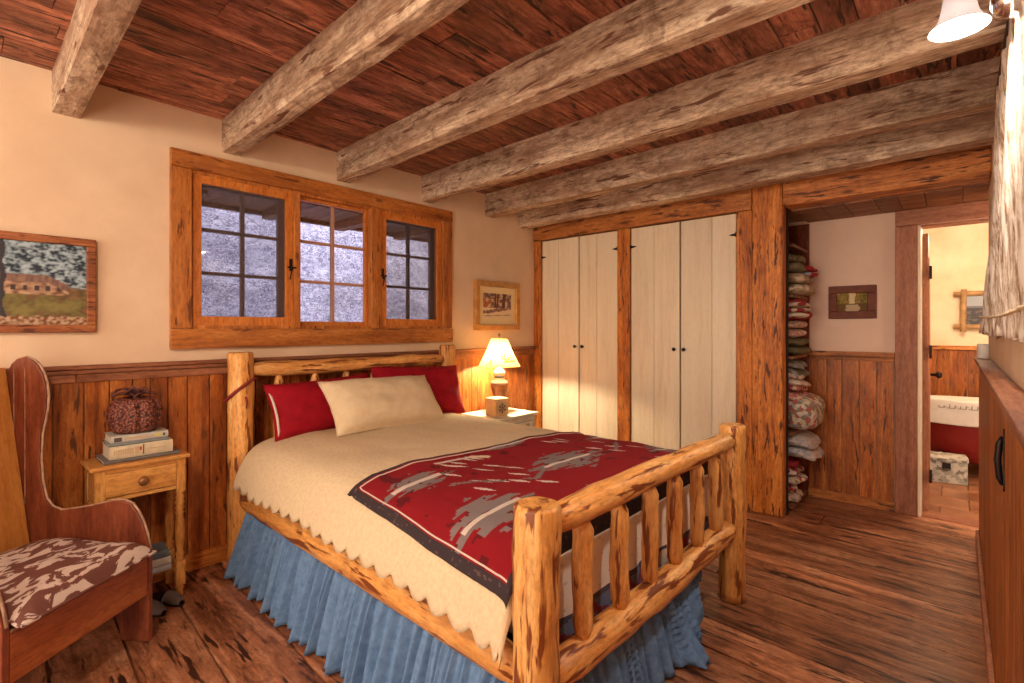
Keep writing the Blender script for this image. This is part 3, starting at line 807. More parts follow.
m_=MB(); m_.box(-.284,.284,.028,.60,.365,.388); m_.build('seat', M['chairfront'], ch)
m_=MB(); m_.box(-.284,.284,.20,.24,.10,.14); m_.build('stretcher', M['chair'], ch)
# cushion
cm, nt, b = newmat('cowhide_print'); v,_ = coords(nt,(.7,1.3,.6)); n1 = noise_t(nt, v, 15, 4, .55, 1.0)
nt.links.new(ramp(nt, n1, [(.505,(.15,.050,.036)),(.53,(.64,.52,.46))]), b.inputs['Base Color']); b.inputs['Roughness'].default_value=.75
bump(nt,b,noise_t(nt,v,90,3,.6),.2,.004)
cu = thing('seat_cushion', 'brown and white cowhide print cushion on the winged chair', 'cushion', (.362,2.524,.389), math.radians(36.87))
def cush(sgn):
    def g(u_,v_):
        a=u_*2-1; b2=v_*2-1
        tt=(max(0,1-abs(a)**5)**.45)*(max(0,1-abs(b2)**5)**.45)
        px=a*.278; py=.245+b2*.285
        z = .03+(.062*tt*(1+.25*nz(a*1.6,b2*1.6,2)) if sgn>0 else -.028*tt)
        if b2<-.8: z -= .012*(-.8-b2)/.2
        return Vector((px,py,max(z,.002)))
    return g
m_=MB(); g1=cush(1); g0=cush(-1); m_.grid(36,36,g1,rv=.1); m_.grid(36,36,lambda a,b2:g0(1-a,b2),rv=.1)
m_.build('cushion_pad', cm, cu)
pts=[]
for k in range(101):
    q=k/25; sd=int(q)%4; fr_=q-int(q)
    a,b2=[(lerp(-1,1,fr_),-1),(1,lerp(-1,1,fr_)),(lerp(1,-1,fr_),1),(-1,lerp(1,-1,fr_))][sd]
    pts.append((a*.278,.245+b2*.285,.03-(.012 if b2<-.9 else 0)))
m_=MB(); m_.tube(pts,.006,6,cap=False); m_.build('piping', cm, cu)

# ================================================================== SIDE TABLE
tb = thing('side_table', 'small honey pine side table with turned legs and one drawer beside the chair', 'table', (.638,3.145,0))
m_=MB(); m_.box(-.205,.205,-.135,.122,.722,.742); m_.build('table_top', M['pine'], tb, bevel=.006)
m_=MB(); m_.box(-.182,.182,.085,.10,.565,.721); m_.box(-.182,-.166,-.105,.083,.565,.721); m_.box(.166,.182,-.105,.083,.565,.721)
m_.box(-.164,.164,-.115,-.103,.702,.721); m_.box(-.164,.164,-.115,-.103,.565,.584); m_.build('apron', M['pine'], tb, bevel=.002)
dr = MB(); dr.box(-.145,.145,-.123,-.104,.588,.700); dro = dr.build('drawer', M['pine'], tb, bevel=.004)
k = MB(); k.lathe([(.010,0),(.009,.008),(.020,.016),(.023,.024),(.018,.032),(.006,.036),(0,.036)],18,m=Matrix.Translation((0,-.123,.645))@Matrix.Rotation(PI/2,4,'X'))
k.build('knob', plain('old_brass_knob',(.25,.11,.04),.35,.4), dro)
prof=[(.018,0),(.020,.012),(.015,.03),(.020,.045),(.014,.055),(.016,.06)]
tprof=[(.017,.185),(.021,.195),(.015,.205),(.022,.22),(.014,.235),(.019,.27),(.022,.33),(.020,.38),(.015,.425),(.021,.435),(.014,.447),(.022,.46),(.014,.475),(.022,.49),(.015,.502),(.021,.515),(.014,.528),(.018,.54),(.02,.548)]
for (x,y) in ((-.165,-.100),(.165,-.100),(-.165,.090),(.165,.090)):
    m_=MB(); m_.lathe(prof,16,(x,y,0)); m_.box(x-.020,x+.020,y-.020,y+.020,.06,.185); m_.lathe(tprof,16,(x,y,0)); m_.box(x-.020,x+.020,y-.020,y+.020,.548,.721)
    m_.build('leg', M['pinez'], tb)
m_=MB(); m_.box(-.175,.175,-.085,.075,.135,.150); m_.build('shelf', M['pine'], tb, bevel=.003)

def book(loc, w, d, h, cover, pages, label, rz=0, strokes=(), name='book', group=None):
    """spine faces local -y"""
    t = thing(name, label, 'book', loc, rz, group); c=.003
    m_=MB(); m_.box(-w/2,w/2,-d/2,d/2,0,c); m_.box(-w/2,w/2,-d/2,d/2,h-c,h)
    m_.prism([(-d/2,0),(-d/2,h),(-d/2-.004,h*.8),(-d/2-.005,h*.5),(-d/2-.004,h*.2)],-w/2,w/2,'x')
    m_.build('cover', cover, t, bevel=.001)
    p=MB(); p.box(-w/2+.004,w/2-.004,-d/2+.001,d/2-.005,c,h-c); p.build('pages', pages, t)
    for (a,b_,z0,z1,mt) in strokes:
        s_=MB(); s_.box(a,b_,-d/2-.0066,-d/2-.0045,z0,z1); s_.build('spine_print', mt, t)
    return t
CB=lambda n,c: plain(n,c,.55,scale=25,var=.18)
pg=plain('page_edges',(.72,.64,.50),.8,scale=120,var=.2)
ink=plain('dark_print',(.10,.07,.06),.6); tanp=plain('tan_print',(.55,.40,.25),.6); redp=plain('red_print',(.42,.07,.04),.6); yelp=plain('yellow_print',(.66,.52,.16),.6)
G='books stacked on the pine side table'
book((.648,3.152,.7425),.315,.20,.016,CB('slate_grey_cover',(.16,.15,.15)),pg,'thin wide dark grey book at the bottom of the stack on the pine table',0,(),group=G)
st=[]
for k in range(9): a=-.115+k*.009; st.append((a,a+.005,.02,.046,tanp))
st+=[(-.03,-.014,.016,.05,tanp),(.002,.006,.008,.058,ink),(-.012,-.004,.03,.048,redp),(.03,.10,.030,.034,tanp)]
book((.645,3.152,.759),.262,.18,.062,CB('cream_cover',(.68,.58,.40)),pg,'thick cream book in the middle of the stack on the pine table',0,st,group=G)
book((.637,3.150,.8215),.245,.17,.014,CB('blue_grey_cover',(.22,.25,.26)),pg,'slim blue-grey book second from the top of the stack on the pine table',math.radians(-2),(),group=G)
st=[(-.105,-.075,.006,.026,ink)]
for k in range(14): a=-.062+k*.0085; st.append((a,a+.0055,.012,.022,tanp))
st+=[(.065,.085,.008,.026,yelp),(.095,.104,.01,.024,ink)]
book((.640,3.155,.836),.238,.165,.033,CB('pale_grey_cover',(.58,.56,.50)),pg,'pale grey book on top of the stack under the woven pumpkin',math.radians(-1),st,group=G)

# woven pumpkin
pk = thing('woven_pumpkin', 'dark red-brown beaded decorative pumpkin on top of the book stack', 'pumpkin', (.637,3.16,.869))
pm, nt, b = newmat('berry_cluster'); v,_=coords(nt); vo=nd(nt,'ShaderNodeTexVoronoi',inp={'Scale':95.0}); nt.links.new(v,vo.inputs['Vector'])
nt.links.new(ramp(nt,vo.outputs['Distance'],[(.10,(.42,.17,.095)),(.42,(.20,.05,.035)),(.7,(.05,.012,.010))]),b.inputs['Base Color']); b.inputs['Roughness'].default_value=.45
iv=math_(nt,'SUBTRACT',1.0,vo.outputs['Distance']); bump(nt,b,iv,1.0,.006)
prof=[(.03,.0)]+[(.118*math.sin(PI*(.12+.80*k/16))**.55, .088-.088*math.cos(PI*k/16)) for k in range(0,17)]+[(.012,.160)]
m_=MB(); m_.lathe(prof,120,wob=lambda a,z:(1-.10*abs(math.cos(a*4.0))**6)*(1+.025*nz(math.cos(a)*14,math.sin(a)*14,z*80)))
m_.build('pumpkin_body', pm, pk)
lf=plain('dried_leaf',(.15,.055,.05),.7,scale=30)
m_=MB(); m_.tube([(0,0,.155),(.004,0,.185),(-.006,.002,.212),(-.018,.0,.228)],[.016,.013,.012,.010],10,bumpy=.3); m_.build('stem', lf, pk)
for k in range(9):
    a=k*2*PI/9+.3; Lf=random.uniform(.06,.095); lm=MB()
    def leaf(u_,v_):
        r=.01+Lf*u_; w_=.026*math.sin(PI*min(1,u_*.97+.03))*(1+.25*math.sin(u_*18)); s_=(v_-.5)*2
        aa=a+s_*w_/max(r,.02); return Vector((r*math.cos(aa),r*math.sin(aa),.178+.045*math.sin(u_*2.4)*(1 if k%2 else .55)-.015*u_+.010*abs(s_)))
    lm.grid(10,4,leaf); lm.build('leaf', lf, pk, solid=.0015)

# lower shelf and below
book((.70,3.12,.1515),.13,.15,.030,CB('pale_blue_cover',(.45,.50,.52)),pg,'pale blue book lying lowest on the shelf of the pine table',0,(),group='books on the lower shelf of the pine table')
book((.70,3.125,.182),.125,.15,.036,CB('white_cover',(.66,.62,.52)),pg,'white book in the middle of the pile on the lower shelf',math.radians(3),(),group='books on the lower shelf of the pine table')
book((.70,3.125,.2185),.12,.14,.035,CB('slate_blue_cover',(.14,.19,.22)),pg,'slate-blue book on top of the pile on the lower shelf',math.radians(-3),(),group='books on the lower shelf of the pine table')
shm=plain('grey_suede',(.15,.12,.11),.9,scale=40)
for i,(x,y,rz) in enumerate(((.655,2.99,.35),(.745,3.03,.30))):
    t=thing('slipper',('grey slipper on the floor under the table, left one of the pair','grey slipper on the floor under the table, right one of the pair')[i],'slipper',(x,y,0),rz,'grey slippers under the pine table')
    m_=MB(); out=[(.038*math.sin(a)*(1+.12*math.cos(a)), .12*math.cos(a)) for a in [2*PI*k/24 for k in range(24)]]
    m_.prism(out,.001,.012,'z'); m_.build('sole', M['iron'], t)
    m_=MB(); m_.grid(14,10,lambda u_,v_:Vector(((.036*math.cos(PI*u_))*(1-.55*v_**3),-.01-.105*v_,.012+.045*math.sin(PI*u_)*(1-.6*v_**1.5)))); m_.build('upper', shm, t, solid=.004)

# ================================================================== NIGHTSTAND + LAMP
ns = thing('nightstand', 'white painted nightstand with carved rosettes at the far side of the bed', 'nightstand', (3.25,3.02,0))
wp = plain('chalky_white_paint',(.74,.68,.56),.6,scale=12,c2=(.60,.53,.40)); wgrey=plain('worn_grey_paint',(.36,.30,.22),.7)
m_=MB(); m_.box(-.265,.265,-.215,.235,.628,.650); m_.build('nightstand_top', wp, ns, bevel=.005)
m_=MB(); m_.box(-.24,.24,-.19,.225,.09,.627); m_.build('cabinet_body', wp, ns, bevel=.004)
for z0,z1 in ((.47,.60),(.30,.45),(.12,.28)):
    d=MB(); d.box(-.215,.215,-.205,-.191,z0,z1); do=d.build('drawer', wp, ns, bevel=.003)
    f=MB()
    for x0,x1,za,zb in ((-.20,.20,z0+.012,z0+.018),(-.20,.20,z1-.018,z1-.012),(-.20,-.194,z0+.02,z1-.02),(.194,.20,z0+.02,z1-.02)): f.box(x0,x1,-.2075,-.2055,za,zb)
    f.build('drawer_moulding', wgrey, do)
    for xc in (-.09,.12):
        r_=MB()
        for k in range(6):
            a=k*PI/3; r_.lathe([(.010,0),(.012,.004),(0,.007)],10,m=Matrix.Translation((xc+.02*math.cos(a),-.2055,(z0+z1)/2+.02*math.sin(a)))@Matrix.Rotation(PI/2,4,'X'))
        r_.lathe([(.009,0),(.012,.008),(0,.014)],10,m=Matrix.Translation((xc,-.2055,(z0+z1)/2))@Matrix.Rotation(PI/2,4,'X')); r_.build('rosette', wgrey, do)
for (x,y) in ((-.215,-.165),(.215,-.165),(-.215,.20),(.215,.20)):
    m_=MB(); m_.lathe([(.016,0),(.022,.03),(.018,.06),(.026,.09)],14,(x,y,0)); m_.build('foot', wp, ns)

la = thing('table_lamp', 'table lamp with brown and cream urn base and printed cream shade', 'lamp', (3.30,3.09,.651))
m_=MB(); m_.lathe([(.060,0),(.064,.010),(.05,.022),(.036,.035),(.033,.06),(.038,.10),(.055,.15),(.074,.20),(.082,.235),(.076,.250)],32); m_.build('lamp_base', M['brownc'], la)
m_=MB(); m_.lathe([(.078,.250),(.080,.262),(.070,.275),(.052,.285),(.046,.30),(.046,.32),(.054,.332),(.056,.345),(.045,.365),(.028,.38),(.014,.395),(.012,.42)],32); m_.build('lamp_neck', M['ceramic'], la)
m_=MB(); m_.lathe([(.0475,.302),(.0485,.310),(.0475,.318)],32); m_.build('neck_band', plain('dark_glaze',(.12,.10,.09),.3), la)
shd, nt, b = newmat('printed_lamp_shade'); nt.nodes.remove(b)
at=nt.nodes.new('ShaderNodeAttribute'); at.attribute_name='Col'
df=nt.nodes.new('ShaderNodeBsdfDiffuse'); tl=nt.nodes.new('ShaderNodeBsdfTranslucent'); mx=nt.nodes.new('ShaderNodeMixShader'); mx.inputs[0].default_value=.27
nt.links.new(at.outputs['Color'],df.inputs[0]); nt.links.new(mix(nt,1.0,at.outputs['Color'],(1.0,.72,.36),'MULTIPLY'),tl.inputs[0]); nt.links.new(df.outputs[0],mx.inputs[1]); nt.links.new(tl.outputs[0],mx.inputs[2]); nt.links.new(mx.outputs[0],nt.nodes['Material Output'].inputs[0])
m_=MB(); NS=140
def shf(u_,v_):
    a=u_*2*PI; r=lerp(.190,.072,v_)*(1-.05*math.sin(PI*v_)); return Vector((r*math.cos(a),r*math.sin(a),lerp(.405,.655,v_)))
m_.grid(NS,44,shf); o=m_.build('lamp_shade', shd, la)
def sc_(c,i):
    a=math.atan2(c.y,c.x)  # camera side is about -135deg
    t=(c.z-.405)/.25; u_=a-math.radians(-133); u_=(u_+PI)%(2*PI)-PI
    base=(.80,.70,.46)
    if t<.03 or t>.97: return (.62,.42,.20)
    # row of conifers and a bear on the right half, small bush left
    for (cx,w,h,z0) in ((.10,.10,.34,.28),(.28,.13,.42,.26),(.50,.14,.36,.24),(.72,.13,.40,.22),(.95,.12,.30,.2),(2.2,.13,.4,.25),(2.6,.14,.35,.25),(-2.3,.12,.4,.25)):
        q=(t-z0)/h
        if 0<q<1 and abs(u_-cx) < w*(1-q)*(.65+.35*math.sin(q*30)): return (.30,.07,.035)
    if abs(u_-.55)<.38 and .17<t<.25+.03*math.sin(u_*20): return (.32,.13,.06)
    if abs(u_+.55)<.10 and .08<t<.26 and nz(u_*30,t*20,0)>-.2: return (.30,.26,.10)
    if t<.10 and nz(u_*12,t*30,3)>.1: return (.60,.40,.16)
    return base
setcol(o, sc_)
m_=MB(); m_.tube([(.0,.0,.655),(0,0,.682)],.004,8); m_.lathe([(.004,.675),(.012,.682),(.013,.690),(.004,.70),(0,.705)],14); m_.lathe([(.072,.652),(.074,.656)],24)
for k in range(3):
    a=k*2*PI/3; m_.tube([(0,0,.655),(.071*math.cos(a),.071*math.sin(a),.653)],.002,6)
m_.tube([(0,0,.42),(0,0,.45)],.014,10); m_.build('finial', plain('aged_brass',(.45,.28,.10),.35,.8), la)
m_=MB(); m_.lathe([(.012,.45),(.014,.465),(.028,.50),(.028,.52),(.018,.545),(0,.553)],16)
bm_,nt,b=newmat('lamp_bulb'); b.inputs['Base Color'].default_value=(1,.95,.85,1); b.inputs['Emission Color'].default_value=(1,.75,.45,1); b.inputs['Emission Strength'].default_value=4
m_.build('bulb', bm_, la)
light('table_lamp_light','POINT',(3.30,3.09,.651+.48),105,(1.0,.80,.50),.035)

bx_=thing('small_box','small square tan box with a dark snowflake print in front of the lamp','box',(3.13,2.955,.651),math.radians(-8))
m_=MB(); m_.box(-.070,.070,-.070,.070,0,.135,rv=.4); m_.box(-.074,.074,-.074,.074,.1355,.150,rv=.6); m_.build('box_body', plain('tan_wood_box',(.60,.38,.18),.5,scale=10,var=.25), bx_, bevel=.003)
m_=MB()
for k in range(6):
    a=k*PI/3; R=Matrix.Translation((0,-.0702,.068))@Matrix.Rotation(a,4,'Y'); m_.box(-.004,.004,-.0015,0,.006,.042,m=R)
    m_.prism([(0,.018),(.014,.034),(.009,.037),(0,.028),(-.009,.037),(-.014,.034)],-.0015,0,'y',m=R)
m_.build('snowflake_print', ink, bx_)

# ================================================================== PICTURES
def picture(name, label, cx, cz, w, h, fw, fd, fmat, art, nx, ny, loc, rz, mat_w=0, matcol=(.8,.7,.5)):
    """faces local -y, back at y=0"""
    t=thing(name,label,'picture',loc,rz)
    f=MB()
    for (x0,x1,z0,z1) in ((-w/2,w/2,h/2-fw,h/2),(-w/2,w/2,-h/2,-h/2+fw),(-w/2,-w/2+fw,-h/2+fw,h/2-fw),(w/2-fw,w/2,-h/2+fw,h/2-fw)): f.box(x0,x1,-fd,-.001,z0,z1)
    f.build('frame', fmat, t, bevel=.005)
    if mat_w:
        q=MB(); q.box(-w/2+fw,w/2-fw,-fd*.45,-.002,-h/2+fw,h/2-fw); q.build('mount', plain('picture_mount',matcol,.8), t)
    iw=w/2-fw-mat_w; ih=h/2-fw-mat_w; yy=-fd*.5
    c=MB(); c.grid(nx,ny,lambda u_,v_:Vector((lerp(-iw,iw,u_),yy,lerp(-ih,ih,v_))),smooth=False)
    o=c.build('canvas', M['art'], t, solid=.004, solid_off=-1)
    setcol_points(o, lambda c_,i: art((c_.x+iw)/(2*iw),(c_.z+ih)/(2*ih)))
    return t
M['art']=colattr('painted_canvas',.7)
def art1(u_,v_):
    def mx_(c1,c2,k):
        k=max(0,min(1,k)); return tuple(lerp(p,q_,k) for p,q_ in zip(c1,c2))
    n=.7*nz(u_*16,v_*14,1)+.9*nz(u_*38,v_*32,2)+.3*nz(u_*80,v_*70,6)
    edge=.50+.03*nz(u_*7,0,0)-.10*max(0,u_-.55)
    if v_<.10+.03*nz(u_*30,0,4): return mx_((.20,.08,.035),(.56,.40,.27),.5+1.6*nz(u_*40,v_*30,5))
    if abs(u_-.53-.02*nz(v_*6,0,0))<.016: return (.055,.05,.06)
    if abs(u_-.30)<.012 and v_>.3: return (.05,.045,.05)
    roof=.60 if u_<.78 else .60-(u_-.78)*.9
    if .34<u_<.90 and .37<v_<roof:
        if v_>roof-.09: return mx_((.17,.10,.085),(.30,.18,.14),.5+nz(u_*50,v_*12,1))
        wx=(u_*16)%1
        if .42<v_<.48 and .25<wx<.65: return (.07,.05,.05)
        return mx_((.20,.10,.06),(.54,.36,.24),.5+1.5*nz(u_*22,v_*22,7))
    if v_>edge: return mx_((.03,.045,.065),(.42,.55,.64),(n+.35)/.8)
    g=nz(u_*7,v_*7,4)+.5*nz(u_*30,v_*26,9)
    gr_=mx_((.10,.085,.035),(.25,.21,.075),.5+g) if g>-.1 else mx_((.12,.08,.04),(.26,.15,.07),.5+nz(u_*20,v_*20,2))
    return mx_(gr_,(.045,.045,.03),(.42-u_)*3*(v_>.22))
M['carved']=wood('carved_frame_wood',(.16,.04,.012),(.36,.11,.035),(.50,.20,.07),'x',1.6,.45,.5,fleck=1.0,fleckc=(.10,.025,.01),bs=1.0)
picture('landscape_painting','landscape painting of a house among trees in a carved frame left of the window',0,0,.72,.472,.038,.032,M['carved'],art1,150,100,(.140,3.319,1.614),0)
def art2(u_,v_):
    n=nz(u_*7,v_*6,3)+.5*nz(u_*17,v_*17,1)
    if v_>.42:
        for t_ in (.42,.5,.70,.76): 
            if abs(u_-t_-.02*nz(v_*6,t_*9,0))<.025: return (.09,.035,.03)
        if n>.2: return (.70,.52,.36)
        if u_<.3 and v_<.75: return (.42,.15,.07)
        return (.17,.10,.10) if n<-.05 else (.45,.26,.16)
    if abs(v_-(.22+.22*u_+.04*nz(u_*8,0,0)))<.07 and n<.3: return (.25,.13,.11)
    if abs(v_-.08-.06*u_)<.015: return (.35,.2,.13)
    return (.82,.68,.46)
M['gilt']=plain('gold_wood_frame',(.60,.32,.10),.4,.15,scale=12,c2=(.42,.18,.045))
picture('framed_print','framed woodland print with a wide cream mount above the table lamp',0,0,.615,.462,.052,.045,M['gilt'],art2,60,50,(3.497,3.319,1.612),0,.062,(.80,.66,.38))
def art3(u_,v_):
    n=nz(u_*9,v_*9,2)
    if v_<.35: return (.60,.44,.26) if abs(u_-.52)<.22+.1*n else (.18,.10,.035)
    if abs(v_-.38)<.03: return (.12,.09,.03)
    if abs(u_-.5)<.10+.06*n: return (.80,.66,.36)
    return (.30,.24,.05) if n>.05 else ((.16,.13,.03) if n>-.2 else (.50,.26,.09))
M['dframe']=plain('dark_brown_frame',(.20,.050,.022),.6,scale=14,c2=(.12,.028,.014))
picture('framed_landscape','small river landscape in a wide dark brown frame on the alcove wall',0,0,.318,.262,.058,.03,M['dframe'],art3,60,40,(4.799,.628,1.606),-PI/2)

# ================================================================== WALL LAMP
wlmp = thing('wall_lamp', 'frosted bell-shaped glass wall lamp on a chrome arm at the upper right', 'lamp', (2.03,-.148,2.345)); WLS=.80
fg, nt, b = newmat('frosted_glass'); nt.nodes.remove(b)
df=nd(nt,'ShaderNodeBsdfDiffuse',inp={'Color':(.66,.66,.74,1)}); tl=nd(nt,'ShaderNodeBsdfTranslucent',inp={'Color':(.92,.88,.86,1)}); gs=nd(nt,'ShaderNodeBsdfGlossy',inp={'Roughness':.25})
mx=nt.nodes.new('ShaderNodeMixShader'); mx.inputs[0].default_value=.10; m2=nt.nodes.new('ShaderNodeMixShader'); m2.inputs[0].default_value=.08
nt.links.new(df.outputs[0],mx.inputs[1]); nt.links.new(tl.outputs[0],mx.inputs[2]); nt.links.new(mx.outputs[0],m2.inputs[1]); nt.links.new(gs.outputs[0],m2.inputs[2]); nt.links.new(m2.outputs[0],nt.nodes['Material Output'].inputs[0])
m_=MB(); m_.lathe([(r*WLS,z*WLS) for r,z in ((.030,.115),(.038,.105),(.046,.07),(.052,.03),(.060,-.005),(.074,-.030),(.088,-.044),(.091,-.050),(.088,-.048),(.072,-.034),(.057,-.008),(.049,.03),(.043,.07),(.034,.102),(.026,.110))],40,(0,.145,0)); m_.build('glass_shade', fg, wlmp)
m_=MB(); m_.lathe([(r*WLS,z*WLS) for r,z in ((.031,.10),(.033,.115),(.024,.125),(.010,.128),(0,.129))],24,(0,.145,0)); m_.build('shade_cap', M['chrome'], wlmp)
m_=MB(); m_.tube([(0,.145,.100),(-.02,.13,.108),(-.06,.09,.10),(-.10,.045,.05),(-.125,.012,.0)],.007,10)
m_.build('arm', M['chrome'], wlmp)
m_=MB(); m_.lathe([(.001,-.105),(.030,-.098),(.040,-.06),(.040,.03),(.030,.06),(0,.062)],24,(-.125,.042,.0)); m_.build('wall_plate', M['chrome'], wlmp)
m_=MB(); m_.lathe([(.010,.085),(.012,.06),(.022,.03),(.022,.013),(.013,-.005),(0,-.01)],16,(0,.145,0)); m_.build('bulb', bm_, wlmp)
light('wall_lamp_light','POINT',(2.03,0,2.335),45,(1.0,.86,.72),.03)

# ceiling lamp behind the viewer's left: lights the chair corner
cl_=thing('ceiling_lamp','frosted glass ceiling lamp hanging left of the view','lamp',(-.35,1.15,2.655))
m_=MB(); m_.lathe([(0,0),(.06,-.002),(.06,-.02),(.015,-.03),(.012,-.13),(.04,-.14),(.04,-.15),(0,-.152)][::-1],24); m_.build('canopy', M['iron'], cl_)
m_=MB(); m_.lathe([(.04,-.15),(.06,-.155),(.11,-.19),(.14,-.23),(.138,-.234),(.105,-.196),(.055,-.162)],32); m_.build('glass_shade', fg, cl_)

# ================================================================== CURTAIN
cm2, nt, b = newmat('mottled_curtain_cloth'); v,_=coords(nt,(26,26,2.6),use_rv=False); v2,_=coords(nt,(60,60,22),use_rv=False)
n1=noise_t(nt,v,1,6,.7,.8); n2=noise_t(nt,v2,1,4,.7)
hh=math_(nt,'ADD',math_(nt,'MULTIPLY',n1,.7),math_(nt,'MULTIPLY',n2,.3))
nt.links.new(ramp(nt,hh,[(.38,(.20,.11,.065)),(.46,(.50,.37,.26)),(.53,(.84,.76,.66)),(.7,(.90,.85,.78))]),b.inputs['Base Color']); b.inputs['Roughness'].default_value=.9; bump(nt,b,hh,.6,.01)
ct = thing('curtain', 'mottled cream and brown gathered curtain hanging on the right wall above the ledge', 'curtain', (2.30,-.15,1.35))
def curt(u_,v_):
    z=lerp(1.07,.02,v_); x0=-1.1; x1=lerp(.75,1.22,v_)
    x=lerp(x0,x1,u_)
    g=math.exp(-((z-.11)/.05)**2)     # gathered at the cord
    amp=(.007+.008*v_)*(1-.4*g)
    far=max(0,(u_-.55)/.45)
    y=.016+.006*v_+amp*math.sin(u_*95+1.5*nz(u_*6,z,0))+.005*math.sin(u_*33+z*2)+.004*nz(u_*20,z*5,3)
    y+=.030*max(0,(v_-.55)/.45)**1.5*far
    return Vector((x+.008*nz(z*4,u_*3,2),max(.004,y),z+.025*nz(u_*30,0,0)*(v_>.95)))
m_=MB(); m_.grid(340,70,curt); m_.build('curtain_cloth', cm2, ct, solid=.003)
pts=[]
for k in range(61):
    u_=k/60; pts.append((lerp(-1.1,1.21,u_), .036+.003*math.sin(u_*62+.5)+.030*max(0,(u_-.55)/.45), .105-.012*math.sin(u_*PI)))
m_=MB(); m_.tube(pts,.005,8,bumpy=.3); m_.build('tie_cord', M['cream_cloth'], ct)
m_=MB(); m_.tube([(-1.15,.018,1.075),(.80,.018,1.075)],.009,12); m_.build('curtain_rod', M['iron'], ct)

# candle jar on ledge
cj=thing('candle_jar','small white glass candle jar at the far end of the plank ledge','jar',(4.20,-.118,1.2135))
m_=MB(); m_.lathe([(.026,0),(.029,.004),(.029,.085),(.026,.090),(.024,.088),(.024,.07),(0,.07)],24); m_.build('jar_body', M['white_cloth'], cj)
m_=MB(); m_.tube([(0,0,.07),(.001,0,.082)],.0012,6); m_.build('wick', M['iron'], cj)

# latch on the low wall
lt=thing('iron_latch','black wrought iron thumb latch on the low plank wall','latch',(2.12,-.107,1.0))
m_=MB()
m_.tube([(0,.004,-.075),(0,.012,-.055),(0,.016,-.0),(0,.012,.050),(0,.004,.070)],[.006,.008,.009,.008,.006],10); m_.build('grip', M['iron'], lt)
m_=MB(); m_.prism([(-.012,-.08),(0,-.095),(.012,-.08),(.009,0),(.012,.08),(0,.095),(-.012,.08),(-.009,0)],.0005,.004,'y'); m_.build('back_plate', M['iron'], lt)
m_=MB(); m_.box(.03,.075,.0,.012,.022,.030); m_.tube([(.052,.0,.026),(.052,.020,.026)],.006,8); m_.build('thumb_piece', M['iron'], lt)

# ================================================================== ALCOVE SHELVES + QUILTS
sh=thing('open_shelves','tall dark wooden shelf unit full of quilts behind the big orange post','shelf unit',(4.52,1.30,0))
dk=M['chair']
m_=MB(); m_.box(.252,.274,-.375,.35,.002,2.27); m_.build('side_panel', dk, sh)
m_=MB(); m_.box(-.274,-.252,-.12,.35,.002,2.27); m_.build('side_panel', dk, sh)
m_=MB(); m_.box(-.25,.25,.33,.345,.002,2.27); m_.build('back_panel', dk, sh)
for z in (.045,.60,1.185,1.655,2.045):
    m_=MB(); m_.box(-.25,.25,-.365,.328,z-.022,z); m_.build('shelf', M['soffit'], sh)
def quiltmat(name, cols, scale, base=None):
    m,nt,b=newmat(name); v,_=coords(nt); vo=nd(nt,'ShaderNodeTexVoronoi',inp={'Scale':scale}); nt.links.new(v,vo.inputs['Vector'])
    sep=nt.nodes.new('ShaderNodeSeparateColor'); nt.links.new(vo.outputs['Color'],sep.inputs[0])
    st=[(i/len(cols),c) for i,c in enumerate(cols)]; r=nt.nodes.new('ShaderNodeValToRGB'); r.color_ramp.interpolation='CONSTANT'
    while len(r.color_ramp.elements)<len(st): r.color_ramp.elements.new(.5)
    for e,(p,c) in zip(r.color_ramp.elements,st): e.position=p; e.color=(*c,1)
    nt.links.new(sep.outputs[0],r.inputs[0]); c=r.outputs[0]
    nt.links.new(c,b.inputs['Base Color']); b.inputs['Roughness'].default_value=.9; bump(nt,b,noise_t(nt,v,30,3,.6),.5,.01); return m
CR=(.66,.56,.46); RD=(.34,.02,.03); SG=(.20,.17,.10); PK=(.50,.24,.20); BLU=(.16,.20,.34); OL=(.13,.11,.05)
QM={'sage':quiltmat('sage_quilt',[SG,(.24,.21,.13),(.17,.15,.09)],20),'blue':quiltmat('blue_white_quilt',[(.45,.48,.58),BLU,RD,(.55,.52,.55)],26),'beige':quiltmat('beige_olive_quilt',[(.40,.32,.20),(.30,.24,.14),CR],22),
    'red':quiltmat('red_quilt',[RD,(.40,.03,.04)],12),'stripe':quiltmat('cream_red_quilt',[CR,(.70,.55,.42),RD],16),'pink':quiltmat('pink_white_quilt',[PK,CR,(.55,.30,.26),(.70,.62,.58)],26),
    'olive':quiltmat('olive_quilt',[OL,(.18,.15,.07)],18),'grey':quiltmat('grey_green_quilt',[(.22,.21,.17),(.28,.29,.30),(.16,.15,.10)],14),'floral':quiltmat('white_floral_quilt',[CR,(.72,.64,.55),(.30,.22,.16),(.60,.40,.34)],42),
    'rose':quiltmat('rose_floral_quilt',[(.55,.20,.16),(.70,.52,.42),(.40,.06,.06),(.66,.40,.32)],60),'multi':quiltmat('patchwork_quilt',[CR,(.24,.20,.14),(.55,.48,.30),(.40,.12,.10),(.32,.34,.34)],38),
    'wblue':quiltmat('white_blue_quilt',[(.50,.50,.52),(.62,.56,.52),(.36,.36,.42),(.56,.46,.40)],50),'redwh':quiltmat('red_white_quilt',[(.68,.60,.50),RD,(.30,.28,.16),(.72,.66,.58)],34)}
